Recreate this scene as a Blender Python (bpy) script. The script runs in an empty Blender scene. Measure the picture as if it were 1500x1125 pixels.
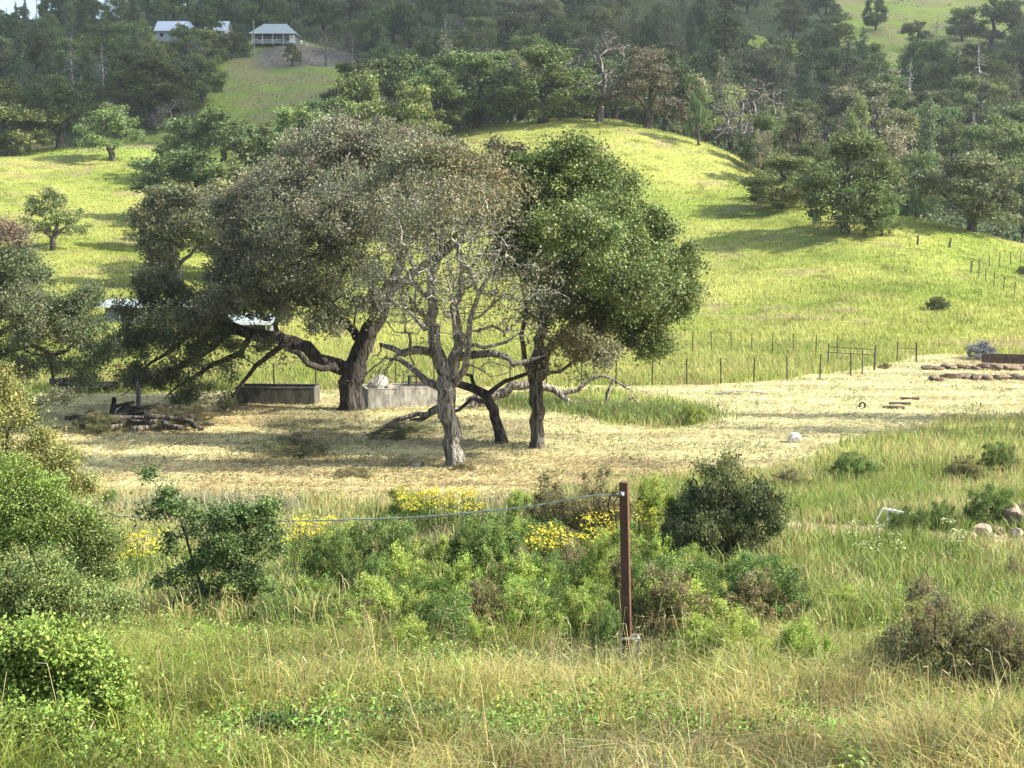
import bpy, math, random
import numpy as np
from math import radians, sin, cos, pi

# ------------------------------------------------------------ camera, sky, sun, exposure
S = bpy.context.scene
COL = S.collection
F, CU, CV, PITCH, CZ = 2060.0, 750.0, 562.5, radians(7.26), 10.3
cam = bpy.data.objects.new("camera", bpy.data.cameras.new("camera")); COL.objects.link(cam)
cam.location = (0, 0, CZ); cam.rotation_euler = (pi/2 - PITCH, 0, 0)
cam.data.sensor_width = 36; cam.data.lens = 36*F/1500
cam.data.clip_start = 0.1; cam.data.clip_end = 6000
S.camera = cam
SUN_EL, SUN_AZ = radians(36), radians(97)           # azimuth clockwise from +Y (north); the sun stands to the right, a little behind the camera
SD = np.array([sin(SUN_AZ)*cos(SUN_EL), cos(SUN_AZ)*cos(SUN_EL), sin(SUN_EL)])
W = bpy.data.worlds.new("World"); S.world = W; W.use_nodes = True
wn = W.node_tree; bg = wn.nodes['Background']
sky = wn.nodes.new('ShaderNodeTexSky'); sky.sky_type = 'NISHITA'; sky.sun_disc = False
sky.sun_elevation = SUN_EL; sky.sun_rotation = SUN_AZ
sky.air_density = 1.0; sky.dust_density = 2.0
wn.links.new(sky.outputs[0], bg.inputs[0]); bg.inputs[1].default_value = 0.145
sun = bpy.data.objects.new("sun", bpy.data.lights.new("sun", 'SUN')); COL.objects.link(sun)
sun.data.energy = 5.0; sun.data.angle = radians(0.5); sun.data.color = (1, .95, .85)
import mathutils
sun.rotation_euler = mathutils.Vector(SD.tolist()).to_track_quat('Z', 'Y').to_euler()
S.view_settings.view_transform = 'Standard'; S.view_settings.look = 'None'
S.view_settings.exposure = 1.15; S.view_settings.gamma = 1
S.render.engine = 'CYCLES'
cy = S.cycles
cy.use_denoising = True
cy.max_bounces = 6; cy.diffuse_bounces = 3; cy.glossy_bounces = 2; cy.transmission_bounces = 4
cy.transparent_max_bounces = 8; cy.volume_bounces = 1; cy.caustics_reflective = False; cy.caustics_refractive = False

rng = np.random.default_rng(11)
R = random.Random(5)

# ------------------------------------------------------------ noise
_tab = np.random.default_rng(3).random((256, 256))
def vn(x, y, seed=0):
    x = np.asarray(x, float) + seed*17.31; y = np.asarray(y, float) + seed*9.77
    xi = np.floor(x).astype(int); yi = np.floor(y).astype(int)
    fx = x-xi; fy = y-yi; fx = fx*fx*(3-2*fx); fy = fy*fy*(3-2*fy)
    a = _tab[xi & 255, yi & 255]; b = _tab[(xi+1) & 255, yi & 255]
    c = _tab[xi & 255, (yi+1) & 255]; d = _tab[(xi+1) & 255, (yi+1) & 255]
    return (a*(1-fx)+b*fx)*(1-fy)+(c*(1-fx)+d*fx)*fy
def fbm(x, y, seed=0, o=4):
    s = 0; a = .5; t = 0
    for i in range(o):
        s = s+a*vn(x*2**i, y*2**i, seed+i*5); t += a; a *= .5
    return s/t
def sstep(a, b, x):
    t = np.clip((x-a)/(b-a), 0, 1); return t*t*(3-2*t)

# ------------------------------------------------------------ pixel <-> world (the photograph's 1500 x 1125 frame)
cp, sp = cos(PITCH), sin(PITCH)
def slope(v):
    t = (CV-np.asarray(v, float))/F
    return (t*cp-sp)/(cp+t*sp)
def P(u, v, Y):
    t = (CV-v)/F; k = Y/(cp+t*sp)
    return np.array([(u-CU)/F*k, Y, CZ+Y*(t*cp-sp)/(cp+t*sp)])
def proj(p):
    p = np.asarray(p, float); y = p[..., 1]; z = p[..., 2]-CZ
    d = y*cp-z*sp; up = y*sp+z*cp
    return CU+F*p[..., 0]/d, CV-F*up/d

# ------------------------------------------------------------ terrain heights
NEAR = [(-40, 11.5), (0, 8.6), (10, 6.25), (18, 4.5), (28, 3.0), (40, 1.55), (47, .6), (55, .05), (60, 0), (72, 0), (85, .1)]
COLS = {
 -500: [(95, .2), (120, 1.2), (150, 3), (180, 8), (210, 14), (240, 20), (262, 21), (300, 30), (380, 48), (500, 72), (700, 84), (1200, 70), (2500, 40)],
    0: [(95, .2), (120, 455), (135, 425), (150, 395), (180, 330), (210, 270), (238, 226), (255, 232), (275, 225), (300, 195), (380, 110), (500, 38), (560, 36), (1200, 60), (2500, 120)],
  200: [(95, .2), (120, 455), (135, 425), (150, 400), (180, 340), (210, 285), (238, 238), (252, 214), (270, 212), (300, 180), (380, 95), (500, 30), (560, 28), (1200, 60), (2500, 120)],
  400: [(95, .2), (120, 460), (135, 430), (150, 412), (180, 375), (210, 330), (250, 265), (280, 205), (310, 165), (340, 125), (368, 98), (383, 68), (402, 62), (450, 45), (520, 5), (700, -30), (1200, 20), (2500, 90)],
  600: [(92, 530), (120, 470), (150, 390), (180, 300), (200, 240), (213, 208), (230, 202), (250, 205), (300, 170), (350, 125), (400, 85), (500, 20), (600, -35), (800, -50), (1200, 20), (2500, 90)],
  750: [(92, 530), (120, 465), (150, 370), (180, 270), (200, 205), (213, 180), (225, 176), (242, 190), (300, 178), (400, 90), (500, 10), (600, -60), (800, -70), (1200, 0), (2500, 90)],
  900: [(92, 529), (110, 482), (130, 425), (150, 365), (180, 270), (203, 197), (216, 178), (228, 180), (245, 195), (300, 175), (400, 95), (500, 20), (600, -60), (800, -90), (1200, 0), (2500, 90)],
 1050: [(92, 527), (110, 477), (130, 415), (150, 360), (180, 285), (200, 235), (212, 212), (228, 218), (255, 228), (300, 185), (400, 105), (500, 45), (600, -10), (800, -80), (1200, 0), (2500, 90)],
 1200: [(93, 523), (110, 470), (125, 425), (140, 378), (160, 318), (174, 292), (186, 292), (205, 312), (235, 290), (260, 245), (300, 190), (400, 110), (500, 55), (600, 0), (800, -80), (1200, 0), (2500, 90)],
 1350: [(96, 517), (110, 472), (125, 428), (140, 383), (150, 350), (159, 326), (168, 326), (185, 350), (215, 325), (250, 265), (300, 200), (400, 115), (500, 60), (600, 10), (800, -80), (1200, 0), (2500, 90)],
 1500: [(96, 520), (110, 478), (125, 437), (140, 400), (150, 375), (158, 362), (170, 364), (190, 372), (215, 330), (250, 270), (300, 205), (400, 115), (500, 60), (600, 10), (800, -80), (1200, 0), (2500, 90)],
 2000: [(96, 520), (110, 478), (125, 437), (140, 400), (150, 375), (158, 362), (170, 364), (190, 372), (215, 330), (250, 270), (300, 205), (400, 115), (500, 60), (600, 10), (800, -80), (1200, 0), (2500, 90)],
}
gs = np.linspace(-.75, .75, 301)                      # x / (y + A)
LY = np.linspace(math.log(20), math.log(2600), 900)    # ln(y + 60)
A0 = 60.0
gy = np.exp(LY)-A0
def _profile():
    ks = sorted(COLS); tab = []
    for k in ks:
        pts = list(NEAR)
        for Y, val in COLS[k]:
            lowz = (k == -500) or (Y == 95 and val < 5)
            pts.append((Y, val if lowz else CZ+Y*float(slope(val))))
        pts.sort(); a = np.array(pts)
        tab.append(np.interp(gy, a[:, 0], a[:, 1]))
    tab = np.array(tab)
    return np.array([(k-CU)/F for k in ks]), tab
_ks, _tabz = _profile()
def _smooth(a, w, ax):
    k = np.exp(-np.linspace(-2, 2, 2*w+1)**2); k /= k.sum()
    return np.apply_along_axis(lambda r: np.convolve(np.pad(r, w, mode='edge'), k, 'valid'), ax, a)
_fs = np.linspace(-.62, .62, 240)
_g = np.array([np.interp(_fs, _ks, _tabz[:, j]) for j in range(len(gy))]).T
_g = _smooth(_smooth(_g, 5, 1), 7, 0)
def T(x, y):
    x = np.asarray(x, float); y = np.asarray(y, float)
    s = np.clip(x/np.maximum(y, 12), -.6199, .6199)
    fi = (s+.62)/1.24*239; fj = (np.log(np.clip(y, -39, 2500)+A0)-LY[0])/(LY[-1]-LY[0])*899
    i = np.clip(fi.astype(int), 0, 238); j = np.clip(fj.astype(int), 0, 898); a = fi-i; b = fj-j
    z = (_g[i, j]*(1-a)+_g[i+1, j]*a)*(1-b)+(_g[i, j+1]*(1-a)+_g[i+1, j+1]*a)*b
    flat = sstep(43, 52, y)*(1-sstep(88, 100, y))
    amp = (.10+.75*sstep(100, 150, y)+1.1*sstep(250, 330, y))*(1-.8*flat)
    z = z+amp*(fbm(x/14, y/14, 1, 3)-.5)*2+(.05+.15*sstep(100, 160, y))*(fbm(x/3, y/3, 2, 3)-.5)
    # low green bank on the right of the slope
    z = z+.55*np.exp(-((y-53)/5.5)**2)*sstep(11, 17, x-.05*(y-50))
    return z
_YY = np.exp(np.linspace(math.log(7), math.log(1500), 4000))
def at(u, v, lo=7):
    t = (CV-v)/F; k = _YY/(cp+t*sp); x = (u-CU)/F*k; z = CZ+_YY*(t*cp-sp)/(cp+t*sp)
    g = T(x, _YY); hit = np.nonzero((z < g) & (_YY > lo))[0]
    i = hit[0] if len(hit) else len(_YY)-1
    return np.array([x[i], _YY[i], g[i]])
def on(u, Y):
    x = (u-CU)/F*Y; return np.array([x, Y, float(T(x, Y))])

# ------------------------------------------------------------ materials
def mat(name, base=(.5, .5, .5), rough=.8, tint=False, noise=None, trans=0, bump=None, rand=0, spec=.3, metal=0, stretch=(1, 1, 1)):
    m = bpy.data.materials.new(name); m.use_nodes = True
    nt = m.node_tree; N = nt.nodes; L = nt.links; b = N['Principled BSDF']
    b.inputs['Roughness'].default_value = rough; b.inputs['Specular IOR Level'].default_value = spec
    b.inputs['Metallic'].default_value = metal
    if tint:
        a = N.new('ShaderNodeAttribute'); a.attribute_name = 'tint'; c = a.outputs['Color']
    else:
        a = N.new('ShaderNodeRGB'); a.outputs[0].default_value = (*base, 1); c = a.outputs[0]
    tc = N.new('ShaderNodeTexCoord'); mp = N.new('ShaderNodeMapping'); mp.inputs['Scale'].default_value = stretch
    L.new(tc.outputs['Object'], mp.inputs[0])
    if noise:
        for sc, lo, hi, *lim in noise:
            n = N.new('ShaderNodeTexNoise'); n.inputs['Scale'].default_value = sc; n.inputs['Detail'].default_value = 5
            n.inputs['Roughness'].default_value = .65
            L.new(mp.outputs[0], n.inputs['Vector'])
            r = N.new('ShaderNodeMapRange'); r.inputs[1].default_value, r.inputs[2].default_value = lim or (.3, .7)
            r.inputs[3].default_value = lo; r.inputs[4].default_value = hi
            L.new(n.outputs[0], r.inputs[0])
            mu = N.new('ShaderNodeVectorMath'); mu.operation = 'SCALE'
            L.new(c, mu.inputs[0]); L.new(r.outputs[0], mu.inputs['Scale']); c = mu.outputs[0]
    if rand:
        oi = N.new('ShaderNodeObjectInfo')
        h = N.new('ShaderNodeHueSaturation')
        r1 = N.new('ShaderNodeMapRange'); r1.inputs[3].default_value = 1-rand; r1.inputs[4].default_value = 1+rand
        L.new(oi.outputs['Random'], r1.inputs[0]); L.new(r1.outputs[0], h.inputs['Value'])
        fr = N.new('ShaderNodeMath'); fr.operation = 'MULTIPLY'; fr.inputs[1].default_value = 7.13
        L.new(oi.outputs['Random'], fr.inputs[0]); f2 = N.new('ShaderNodeMath'); f2.operation = 'FRACT'; L.new(fr.outputs[0], f2.inputs[0])
        r2 = N.new('ShaderNodeMapRange'); r2.inputs[3].default_value = .5-.035*rand/.3; r2.inputs[4].default_value = .5+.008*rand/.3
        L.new(f2.outputs[0], r2.inputs[0]); L.new(r2.outputs[0], h.inputs['Hue'])
        L.new(c, h.inputs['Color']); c = h.outputs[0]
    L.new(c, b.inputs['Base Color'])
    if bump:
        n = N.new('ShaderNodeTexNoise'); n.inputs['Scale'].default_value = bump[0]; n.inputs['Detail'].default_value = 6
        L.new(mp.outputs[0], n.inputs['Vector'])
        bu = N.new('ShaderNodeBump'); bu.inputs['Strength'].default_value = bump[1]; bu.inputs['Distance'].default_value = bump[2]
        L.new(n.outputs[0], bu.inputs['Height']); L.new(bu.outputs[0], b.inputs['Normal'])
    if trans:
        tr = N.new('ShaderNodeBsdfTranslucent'); L.new(c, tr.inputs[0])
        mx = N.new('ShaderNodeMixShader'); mx.inputs[0].default_value = trans
        L.new(b.outputs[0], mx.inputs[1]); L.new(tr.outputs[0], mx.inputs[2]); L.new(mx.outputs[0], N['Material Output'].inputs[0])
    return m
M = dict(
 ground=mat('ground_soil_and_turf', tint=True, noise=[(.9, .82, 1.18), (6, .75, 1.25)], bump=(5, .7, .12), rough=.95, spec=.1),
 grass=mat('grass_blades', tint=True, trans=.35, rough=.65, spec=.25),
 straw=mat('cut_straw', tint=True, trans=.15, rough=.75, spec=.2),
 leaf=mat('tree_leaves', tint=True, trans=.24, rough=.55, spec=.35),
 leafr=mat('distant_tree_leaves', tint=True, trans=.25, rough=.6, spec=.25, rand=.34),
 leafs=mat('shrub_leaves', tint=True, trans=.33, rough=.6, spec=.25, rand=.16),
 bark=mat('rough_bark', tint=True, noise=[(4, .6, 1.3), (9, .30, 1.35, .42, .56), (40, .75, 1.25)], bump=(9, 1.0, .2), rough=.9, spec=.15, stretch=(1, 1, .16)),
 rust=mat('rusty_steel', base=(.115, .058, .036), noise=[(3, .7, 1.3), (25, .7, 1.3)], rough=.75, bump=(40, .3, .01)),
 wood=mat('weathered_timber', base=(.11, .08, .06), noise=[(4, .6, 1.3), (30, .8, 1.2)], rough=.85, bump=(20, .5, .02)),
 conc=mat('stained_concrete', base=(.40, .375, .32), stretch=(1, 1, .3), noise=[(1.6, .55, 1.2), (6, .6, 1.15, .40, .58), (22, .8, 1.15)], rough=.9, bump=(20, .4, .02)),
 dconc=mat('shaded_stained_concrete', base=(.13, .12, .10), stretch=(1, 1, .3), noise=[(1.6, .55, 1.2), (6, .6, 1.15, .40, .58), (22, .8, 1.15)], rough=.9, bump=(20, .4, .02)),  # stained concrete again, base colour darkened for the oak's shade
 steel=mat('dark_post_steel', base=(.07, .065, .05), rough=.6, metal=.3),
 wire=mat('fence_wire', base=(.22, .21, .19), rough=.5, metal=.5),
 rock=mat('field_stone', tint=True, noise=[(3, .7, 1.25), (14, .75, 1.2)], rough=.9, bump=(8, .8, .06)),
 white=mat('white_paint', base=(.75, .75, .72), noise=[(5, .85, 1.05)], rough=.5),
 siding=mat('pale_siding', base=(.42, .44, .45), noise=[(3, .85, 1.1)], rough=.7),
 shade=mat('shaded_siding', base=(.14, .15, .16), rough=.8),  # siding darkened in colour for walls that lie in shade
 roof=mat('pale_metal_roof', base=(.55, .62, .66), noise=[(2, .88, 1.06)], rough=.45, stretch=(6, .5, 1)),
 greyroof=mat('grey_green_roof', base=(.33, .40, .38), noise=[(2, .85, 1.08)], rough=.6, stretch=(6, .5, 1)),
 dark=mat('dark_opening', base=(.02, .022, .025), rough=.3),
 rope=mat('pale_rope', base=(.52, .55, .40), noise=[(30, .5, 1.3)], rough=.8),
 black=mat('black_rubber', base=(.02, .02, .02), rough=.6),
 brown=mat('brown_paint', base=(.22, .10, .05), noise=[(3, .8, 1.1)], rough=.7),
)

# ------------------------------------------------------------ mesh helpers
def mk(name, V, Fs, m, parent=None, tint=None, smooth=False, origin=None):
    V = np.asarray(V, np.float32).reshape(-1, 3)
    if origin is not None: V = V-np.asarray(origin, np.float32)
    if not isinstance(Fs, list): Fs = [Fs]
    Fs = [np.asarray(f, np.int32) for f in Fs if len(f)]
    me = bpy.data.meshes.new(name)
    me.vertices.add(len(V)); me.vertices.foreach_set('co', V.ravel())
    nl = sum(f.size for f in Fs); nf = sum(len(f) for f in Fs)
    me.loops.add(nl); me.polygons.add(nf)
    me.loops.foreach_set('vertex_index', np.concatenate([f.ravel() for f in Fs]))
    tot = np.concatenate([np.full(len(f), f.shape[1], np.int32) for f in Fs])
    st = np.concatenate([[0], np.cumsum(tot)[:-1]]).astype(np.int32)
    me.polygons.foreach_set('loop_start', st)
    me.polygons.foreach_set('use_smooth', np.full(nf, smooth))
    if tint is not None:
        c = np.ones((len(V), 4), np.float32); c[:, :3] = tint
        a = me.color_attributes.new('tint', 'FLOAT_COLOR', 'POINT'); a.data.foreach_set('color', c.ravel())
    me.update(calc_edges=True)
    me.materials.append(M[m] if isinstance(m, str) else m)
    o = bpy.data.objects.new(name, me); COL.objects.link(o)
    if parent is not None: o.parent = parent
    elif origin is not None: o.location = tuple(float(q) for q in origin)
    return o
def tag(o, label=None, cat=None, group=None, kind=None):
    for k, v in (('label', label), ('category', cat), ('group', group), ('kind', kind)):
        if v: o[k] = v
    return o
def empty(name, loc, label=None, cat=None, group=None):
    o = bpy.data.objects.new(name, None); COL.objects.link(o); o.location = tuple(float(q) for q in loc); o.empty_display_size = .2
    return tag(o, label, cat, group)
def copy_tree(root, loc, scale=(1, 1, 1), rz=0, label=None, group=None):
    r = root.copy(); COL.objects.link(r); r.location = tuple(float(q) for q in loc); r.scale = scale; r.rotation_euler = (0, 0, rz)
    if label: r['label'] = label
    if group: r['group'] = group
    elif 'group' in r: del r['group']
    for ch in list(root.children):
        c = ch.copy(); COL.objects.link(c); c.parent = r
    return r
class MB:
    def __init__(s): s.V = []; s.Q = []; s.n = 0; s.Tn = []
    def add(s, V, Q, tint=None):
        V = np.asarray(V, float).reshape(-1, 3); s.V.append(V); s.Q.append(np.asarray(Q)+s.n); s.n += len(V)
        s.Tn.append(np.tile(tint if tint is not None else (.5, .5, .5), (len(V), 1)) if np.ndim(tint) < 2 else tint); return s
    def box(s, c, d, rz=0, rx=0, ry=0, tint=None):
        v = np.array([[x, y, z] for x in (-.5, .5) for y in (-.5, .5) for z in (-.5, .5)])*np.asarray(d)
        if rx: v = v@np.array([[1, 0, 0], [0, cos(rx), sin(rx)], [0, -sin(rx), cos(rx)]])
        if ry: v = v@np.array([[cos(ry), 0, -sin(ry)], [0, 1, 0], [sin(ry), 0, cos(ry)]])
        if rz: v = v@np.array([[cos(rz), sin(rz), 0], [-sin(rz), cos(rz), 0], [0, 0, 1]])
        return s.add(v+np.asarray(c), [[0, 1, 3, 2], [4, 6, 7, 5], [0, 4, 5, 1], [2, 3, 7, 6], [0, 2, 6, 4], [1, 5, 7, 3]], tint)
    def tube(s, pts, r, k=8, tint=None, cap=True):
        pts = np.asarray(pts, float); r = np.broadcast_to(np.asarray(r, float), (len(pts),))
        V, Q = tube_arrays([pts], [r], k); s.add(V, Q, tint)
        return s
    def build(s, name, m, parent=None, origin=None, smooth=False):
        return mk(name, np.concatenate(s.V), np.concatenate(s.Q), m, parent, np.concatenate(s.Tn), smooth, origin)
def tube_arrays(chains, radii, k, rough=0):
    P_ = np.concatenate(chains); R_ = np.concatenate(radii); ln = np.array([len(c) for c in chains])
    Tg = np.concatenate([np.gradient(c, axis=0) for c in chains]); Tg /= np.linalg.norm(Tg, axis=1, keepdims=True)+1e-9
    ref = []
    for c in chains:
        d = c[-1]-c[0]; e = np.zeros(3); e[np.argmin(np.abs(d))] = 1; ref.append(np.tile(e, (len(c), 1)))
    ref = np.concatenate(ref); A = np.cross(Tg, ref); A /= np.linalg.norm(A, axis=1, keepdims=True)+1e-9; B = np.cross(Tg, A)
    th = np.arange(k)/k*2*pi
    rr = R_[:, None]*np.ones(k)
    if rough:
        arc = np.cumsum(np.linalg.norm(np.diff(P_, axis=0, prepend=P_[:1]), axis=1))
        rr = rr*(1+rough*(vn(arc[:, None]*.7+0*th, th[None]*k/2/pi*1.3+0*rr, 4)-.5)*2+rough*.8*np.sin(th[None]*5+arc[:, None]*.4))
    V = P_[:, None]+A[:, None]*(np.cos(th)[None, :, None]*rr[..., None])+B[:, None]*(np.sin(th)[None, :, None]*rr[..., None])
    V = V.reshape(-1, 3)
    st = np.concatenate([[0], np.cumsum(ln)[:-1]]); seg = np.concatenate([np.arange(s_, s_+l-1) for s_, l in zip(st, ln)])
    i = np.arange(k); j = (i+1) % k
    Q = np.stack([seg[:, None]*k+i, seg[:, None]*k+j, (seg[:, None]+1)*k+j, (seg[:, None]+1)*k+i], -1).reshape(-1, 4)
    # end caps as a shrunken last ring
    return V, Q
def spline(pts, step=.5):
    pts = np.asarray(pts, float); out = []
    n = len(pts)
    for i in range(n-1):
        p0 = pts[max(i-1, 0)]; p1 = pts[i]; p2 = pts[i+1]; p3 = pts[min(i+2, n-1)]
        m = max(1, int(np.linalg.norm(p2-p1)/step))
        for t in np.arange(m)/m:
            out.append(.5*((2*p1)+(p2-p0)*t+(2*p0-5*p1+4*p2-p3)*t*t+(-p0+3*p1-3*p2+p3)*t**3))
    out.append(pts[-1]); return np.array(out)

# ------------------------------------------------------------ terrain mesh
def poly_sd(px, poly):
    """signed distance to a polygon in world xy (negative inside)"""
    x, y = px[..., 0], px[..., 1]; d = np.full(x.shape, 1e18); ins = np.zeros(x.shape, bool)
    n = len(poly)
    for i in range(n):
        ax, ay = poly[i][:2]; bx, by = poly[(i+1) % n][:2]
        ex, ey = bx-ax, by-ay; wx, wy = x-ax, y-ay
        t = np.clip((wx*ex+wy*ey)/(ex*ex+ey*ey+1e-12), 0, 1)
        d = np.minimum(d, (wx-ex*t)**2+(wy-ey*t)**2)
        c = ((ay > y) != (by > y)) & (x < (bx-ax)*(y-ay)/(by-ay+1e-12)+ax); ins ^= c
    return np.where(ins, -1, 1)*np.sqrt(d)
def wpoly(pix): return [at(u, v)[:2] for u, v in pix]
MOWN = wpoly([(-250, 700), (-100, 728), (140, 728), (350, 738), (550, 742), (700, 738), (800, 728), (950, 706), (1060, 700), (1130, 695), (1190, 668), (1260, 642), (1340, 628), (1420, 610), (1700, 606),
              (1700, 560), (1560, 528), (1440, 521), (1385, 519), (1335, 521), (1310, 532), (1262, 541), (1200, 548), (1150, 556), (1050, 564), (900, 566), (700, 568), (350, 574), (100, 578), (-250, 580)])
TRACK = [at(1140, 770)[:2], at(1160, 773)[:2], at(1230, 777)[:2], at(1300, 783)[:2], at(1400, 791)[:2], at(1560, 800)[:2]]
def line_d(px, pts):
    d = np.full(px.shape[:-1], 1e9)
    for a, b in zip(pts[:-1], pts[1:]):
        e = np.asarray(b)-a; w = px-np.asarray(a); t = np.clip((w@e)/(e@e), 0, 1)
        d = np.minimum(d, np.linalg.norm(w-t[..., None]*e, axis=-1))
    return d
GREENPATCH = wpoly([(740, 588), (820, 600), (900, 622), (960, 628), (1040, 618), (1030, 600), (980, 585), (900, 575), (800, 572)])
DUFF_SHADE = wpoly([(290, 600), (700, 600), (900, 640), (1000, 690), (760, 705), (560, 690), (380, 650)])  # leaf litter under the oaks, also a painted darkening for their shade pool
STONY = wpoly([(378, 98), (382, 74), (440, 66), (500, 72), (530, 88), (500, 98), (440, 99)])
def zones(x, y):
    """returns ground albedo, mown mask, dryness, by place"""
    x = np.asarray(x, float); y = np.asarray(y, float); p = np.stack([x, y], -1)
    j = (fbm(x/1.5, y/1.5, 7, 3)-.5)*1.6
    mown = sstep(.5, -.5, poly_sd(p, MOWN)+j)
    gp = sstep(.6, -.4, poly_sd(p, GREENPATCH)+j); mown = mown*(1-gp)
    duff_shade = sstep(1.5, -1.5, poly_sd(p, DUFF_SHADE)+j*2)*mown
    n1 = fbm(x/9, y/9, 8, 4); n2 = fbm(x/2.2, y/1.2, 9, 4); n3 = fbm(x/30, y/30, 12, 3)
    green = np.array([.195, .245, .042]); yel = np.array([.32, .33, .085]); dull = np.array([.11, .15, .04])
    k = sstep(.35, .68, n1*.55+n3*.45+.08*sstep(.5, .3, np.abs(y-118)/40)+.03)[..., None]
    c = green*(1-k)+yel*k
    c = c*(1-.35*sstep(.6, .75, n2))[..., None]
    bare = (sstep(.66, .74, fbm(x/5, y/3, 15, 3))*.6)[..., None]; c = c*(1-bare)+np.array([.30, .24, .13])*bare
    far = sstep(222, 262, y)[..., None]; k2 = sstep(.45, .62, n1)[..., None]*.7; c = c*(1-far)+((green*.85+dull*.5)*(1-k2)+np.array([.25, .22, .11])*k2)*far
    dirt = np.array([.12, .085, .05]); wood = np.array([.05, .055, .03])
    near = sstep(46, 38, y)[..., None]; c = c*(1-near)+(np.array([.10, .095, .04])*(.7+.6*n2[..., None]))*near
    straw = np.array([.45, .405, .205])*(.75+.5*n2[..., None])
    straw = straw*(1+.16*np.sin(y*1.9+9*n1+.12*x)+.1*np.sin(y*4.3+7*n1))[..., None]*(.82+.4*n3[..., None]); straw = straw*(1-.5*sstep(.52, .7, n1)[..., None]*np.array([.15, .32, .4]))
    m = mown[..., None]; c = c*(1-m)+straw*m
    d = (duff_shade*sstep(.4, .65, fbm(x/4, y/4, 21, 3)))[..., None]; c = c*(1-d*.62)+np.array([.17, .145, .08])*d*.62  # dark litter tone doubles as the oaks' shade on the hay
    tr = sstep(1.7, .8, line_d(p, TRACK)+.3*j)[..., None]; c = c*(1-tr)+np.array([.36, .29, .16])*tr
    st = sstep(3, -2, poly_sd(p, STONY))[..., None]*sstep(330, 360, y)[..., None]; c = c*(1-st)+np.array([.17, .155, .12])*(.6+.8*n2[..., None])*st
    return c, mown, gp, k[..., 0], tr[..., 0]

def forest_mask(x, y):
    """1 where woodland stands on the far slopes, 0 on the open grass"""
    u, v = proj(np.stack([x, y, T(x, y)], -1)); return u, v
def make_ground():
    nx, ny = 760, 980
    t = np.linspace(-1, 1, nx); b = np.sign(t)*(np.abs(t)*.46+.6*np.abs(t)**5)
    Y = np.exp(np.linspace(math.log(25), math.log(2560), ny))-60
    Y = np.concatenate([[-38], Y[Y > -34]]); ny = len(Y)
    X = b[None, :]*(Y[:, None]*.98+62)*.9; YY = np.repeat(Y[:, None], nx, 1)
    Z = T(X, YY)
    c, mown, gp, k, tr = zones(X, YY)
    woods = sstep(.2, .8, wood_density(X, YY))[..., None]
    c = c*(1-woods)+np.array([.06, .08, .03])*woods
    Z = Z+.16*mown*(fbm(X/.9, YY/.7, 31, 2)-.5)
    i = np.arange(nx-1)[None, :]+np.arange(ny-1)[:, None]*nx
    Q = np.stack([i, i+1, i+nx+1, i+nx], -1).reshape(-1, 4)
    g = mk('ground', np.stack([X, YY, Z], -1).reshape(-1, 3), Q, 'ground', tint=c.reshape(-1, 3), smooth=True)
    tag(g, kind='structure')
# woodland on the far slopes: everything beyond the crests except the open glades
GLADES = [
 [(290, 195), (310, 100), (345, 84), (500, 92), (545, 98), (510, 145), (450, 185), (380, 195)],
 [(-400, 500), (-400, 215), (0, 219), (60, 211), (130, 214), (200, 196), (260, 200), (300, 185), (330, 330), (200, 500)],
 [(1100, 100), (1060, 45), (1130, 55), (1215, 75), (1225, 0), (1225, -90), (1700, -90), (1700, 40), (1440, 62), (1500, 118), (1340, 126), (1250, 112), (1220, 108)],
 [(360, 70), (365, 60), (445, 60), (520, 80), (520, 98), (375, 98)],
 [(220, 50), (345, 50), (345, 72), (220, 72)],
]
def in_poly(u, v, poly):
    ins = np.zeros(np.shape(u), bool); n = len(poly)
    for i in range(n):
        ax, ay = poly[i]; bx, by = poly[(i+1) % n]
        ins ^= ((ay > v) != (by > v)) & (u < (bx-ax)*(v-ay)/(by-ay+1e-12)+ax)
    return ins
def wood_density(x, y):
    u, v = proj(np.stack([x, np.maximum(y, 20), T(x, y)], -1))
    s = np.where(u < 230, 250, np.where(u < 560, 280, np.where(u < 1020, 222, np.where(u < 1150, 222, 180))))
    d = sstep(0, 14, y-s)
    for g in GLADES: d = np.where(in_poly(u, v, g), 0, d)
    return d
make_ground()

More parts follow.
